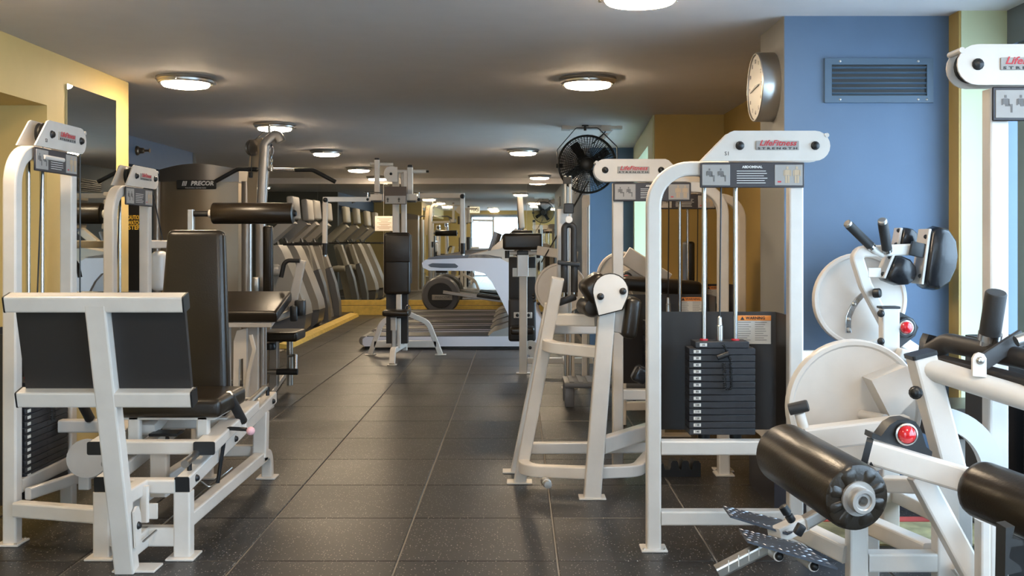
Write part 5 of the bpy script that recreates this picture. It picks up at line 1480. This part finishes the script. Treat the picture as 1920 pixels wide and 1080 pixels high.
# ---- notice on the mirror
NT = MB().box(at(703, 433, YM - 0.001), at(738, 405, YM - 0.004))
n_ = single(NT, 'notice', PAPER, 'white printed notice taped to the back mirror', 'notice')
mb = MB()
for k in range(8):
    w = 0.12 - 0.03 * (k % 3)
    p = at(720.5, 410 + 2.6 * k, YM - 0.0045)
    mb.box(p + V((-w, -0.0005, -0.004)), p + V((w, 0.001, 0.004)))
mb.build('printed_lines', mat('brown_print', (0.35, 0.22, 0.15), 0.6), n_, kind='stuff')

# ---- sprinkler on the soffit
sp = onx(246, 280, XB)
SP = thing('wall_sprinkler', 'bronze sprinkler head on the blue soffit beside the yellow pillar', 'sprinkler', (XB, sp.y + 0.15, sp.z))
c = V((XB, sp.y + 0.15, sp.z))
MB().lathe(c, (1, 0, 0), [(0.05, 0), (0.045, 0.02), (0.03, 0.03), (0.028, 0.07), (0.018, 0.08)], 18).build('escutcheon', BRONZE, SP)
MB().tube([c + V((0.08, 0, 0)), c + V((0.13, 0, 0))], 0.012, 10).build('nozzle', BRONZE, SP)
MB().lathe(c + V((0.13, 0, 0)), (1, 0, 0), [(0.022, 0), (0.022, 0.004), (0, 0.005)], 14).build('deflector', BRONZE, SP)

# ---- caution sign on the recess wall
cs = onx(251, 417, -3.2)
CS = thing('caution_sign', 'yellow and black step warning sign behind the second white tower', 'sign', (at(251, 0, 7.4).x, 7.4, 0))
yc = 7.4
MB().box(at(237, 545, yc), at(266, 384, yc + 0.03)).build('panel', BLACK, CS)
MB().box((at(238, 0, yc).x, yc, 0), (at(240, 0, yc).x, yc + 0.02, at(0, 545, yc).z)).build('leg', BLACK, CS)
MB().box((at(262, 0, yc).x, yc, 0), (at(264, 0, yc).x, yc + 0.02, at(0, 545, yc).z)).build('leg', BLACK, CS)
YSIGN = mat('sign_yellow', (0.70, 0.42, 0.04), 0.5)
for y_, tx in ((408, 'CAUTION'), (418, 'WATCH'), (427, 'STEP')):
    put_text(CS, 'lettering', YSIGN, tx, 0.042, at(251.5, y_, yc - 0.002), (1, 0, 0), (0, 0, 1), fit=0.10 if tx == 'CAUTION' else 0.085, bold=0.001)

# ---- aerobic step behind the arm curl machine
ST = thing('aerobic_step', 'low grey step stool with ribbed top on the floor behind the arm curl machine', 'step', (0.55, 7.85, 0))
x0, x1, y0, y1 = at(1056, 0, 7.9).x, at(1056, 0, 7.9).x + 0.62, 7.70, 8.10
MB().pad(((x0 + x1) / 2, (y0 + y1) / 2, 0.165), (x1 - x0, y1 - y0, 0.04), None, 0.012, 2).build('top', GREYDK, ST)
for k in range(9):
    x = x0 + 0.04 + k * 0.068
    MB().box((x, y0 + 0.02, 0.185), (x + 0.034, y1 - 0.02, 0.192)).build('rib', mat('rib_grey', (0.20, 0.20, 0.21), 0.5) if k == 0 else MATS['rib_grey'], ST)
for xx in (x0 + 0.04, x1 - 0.04):
    for yy in (y0 + 0.05, y1 - 0.05):
        MB().pad((xx, yy, 0.075), (0.07, 0.07, 0.15), None, 0.01, 2).build('leg', GREYDK, ST)

# ---- rubber grip rack on the floor
gz = 5.45
prf = []
for k in range(4):
    b = 1238 + 20.3 * k
    prf += [(b, 868), (b + 3, 863), (b + 11, 863), (b + 13, 866)] if k else [(b, 870), (b + 6, 868)]
    if k < 3: prf += [(b + 14 if k else b + 7, 874), (b + 15.5 if k else b + 9, 880), (b + 18, 880), (b + 20, 875)]
prf += [(1314, 868), (1314, 893), (1238, 893)]
pts = [at(x, y, gz) for x, y in prf]
zb = min(p.z for p in pts)
MBg = MB().prism([V((p.x, p.y, p.z - zb)) for p in pts], (0, 0.10, 0))
single(MBg, 'bar_cradle', BLACK, 'small black rubber cradle with U slots on the floor under the abdominal machine', 'rack')

# ---- return grille on the far blue wall
GR = thing('return_grille', 'dark return air grille high on the far blue wall beyond the treadmills', 'vent', (0.82, 14.4, 1.93))
MB().box((0.808, 14.0, 1.92), (0.82, 14.8, 2.10)).build('frame', BLACK, GR)
for k in range(6):
    MB().pad((0.803, 14.4, 1.94 + 0.028 * k), (0.014, 0.74, 0.006), rot('Y', 30), 0.001, 1).build('louvre', GREYDK, GR)
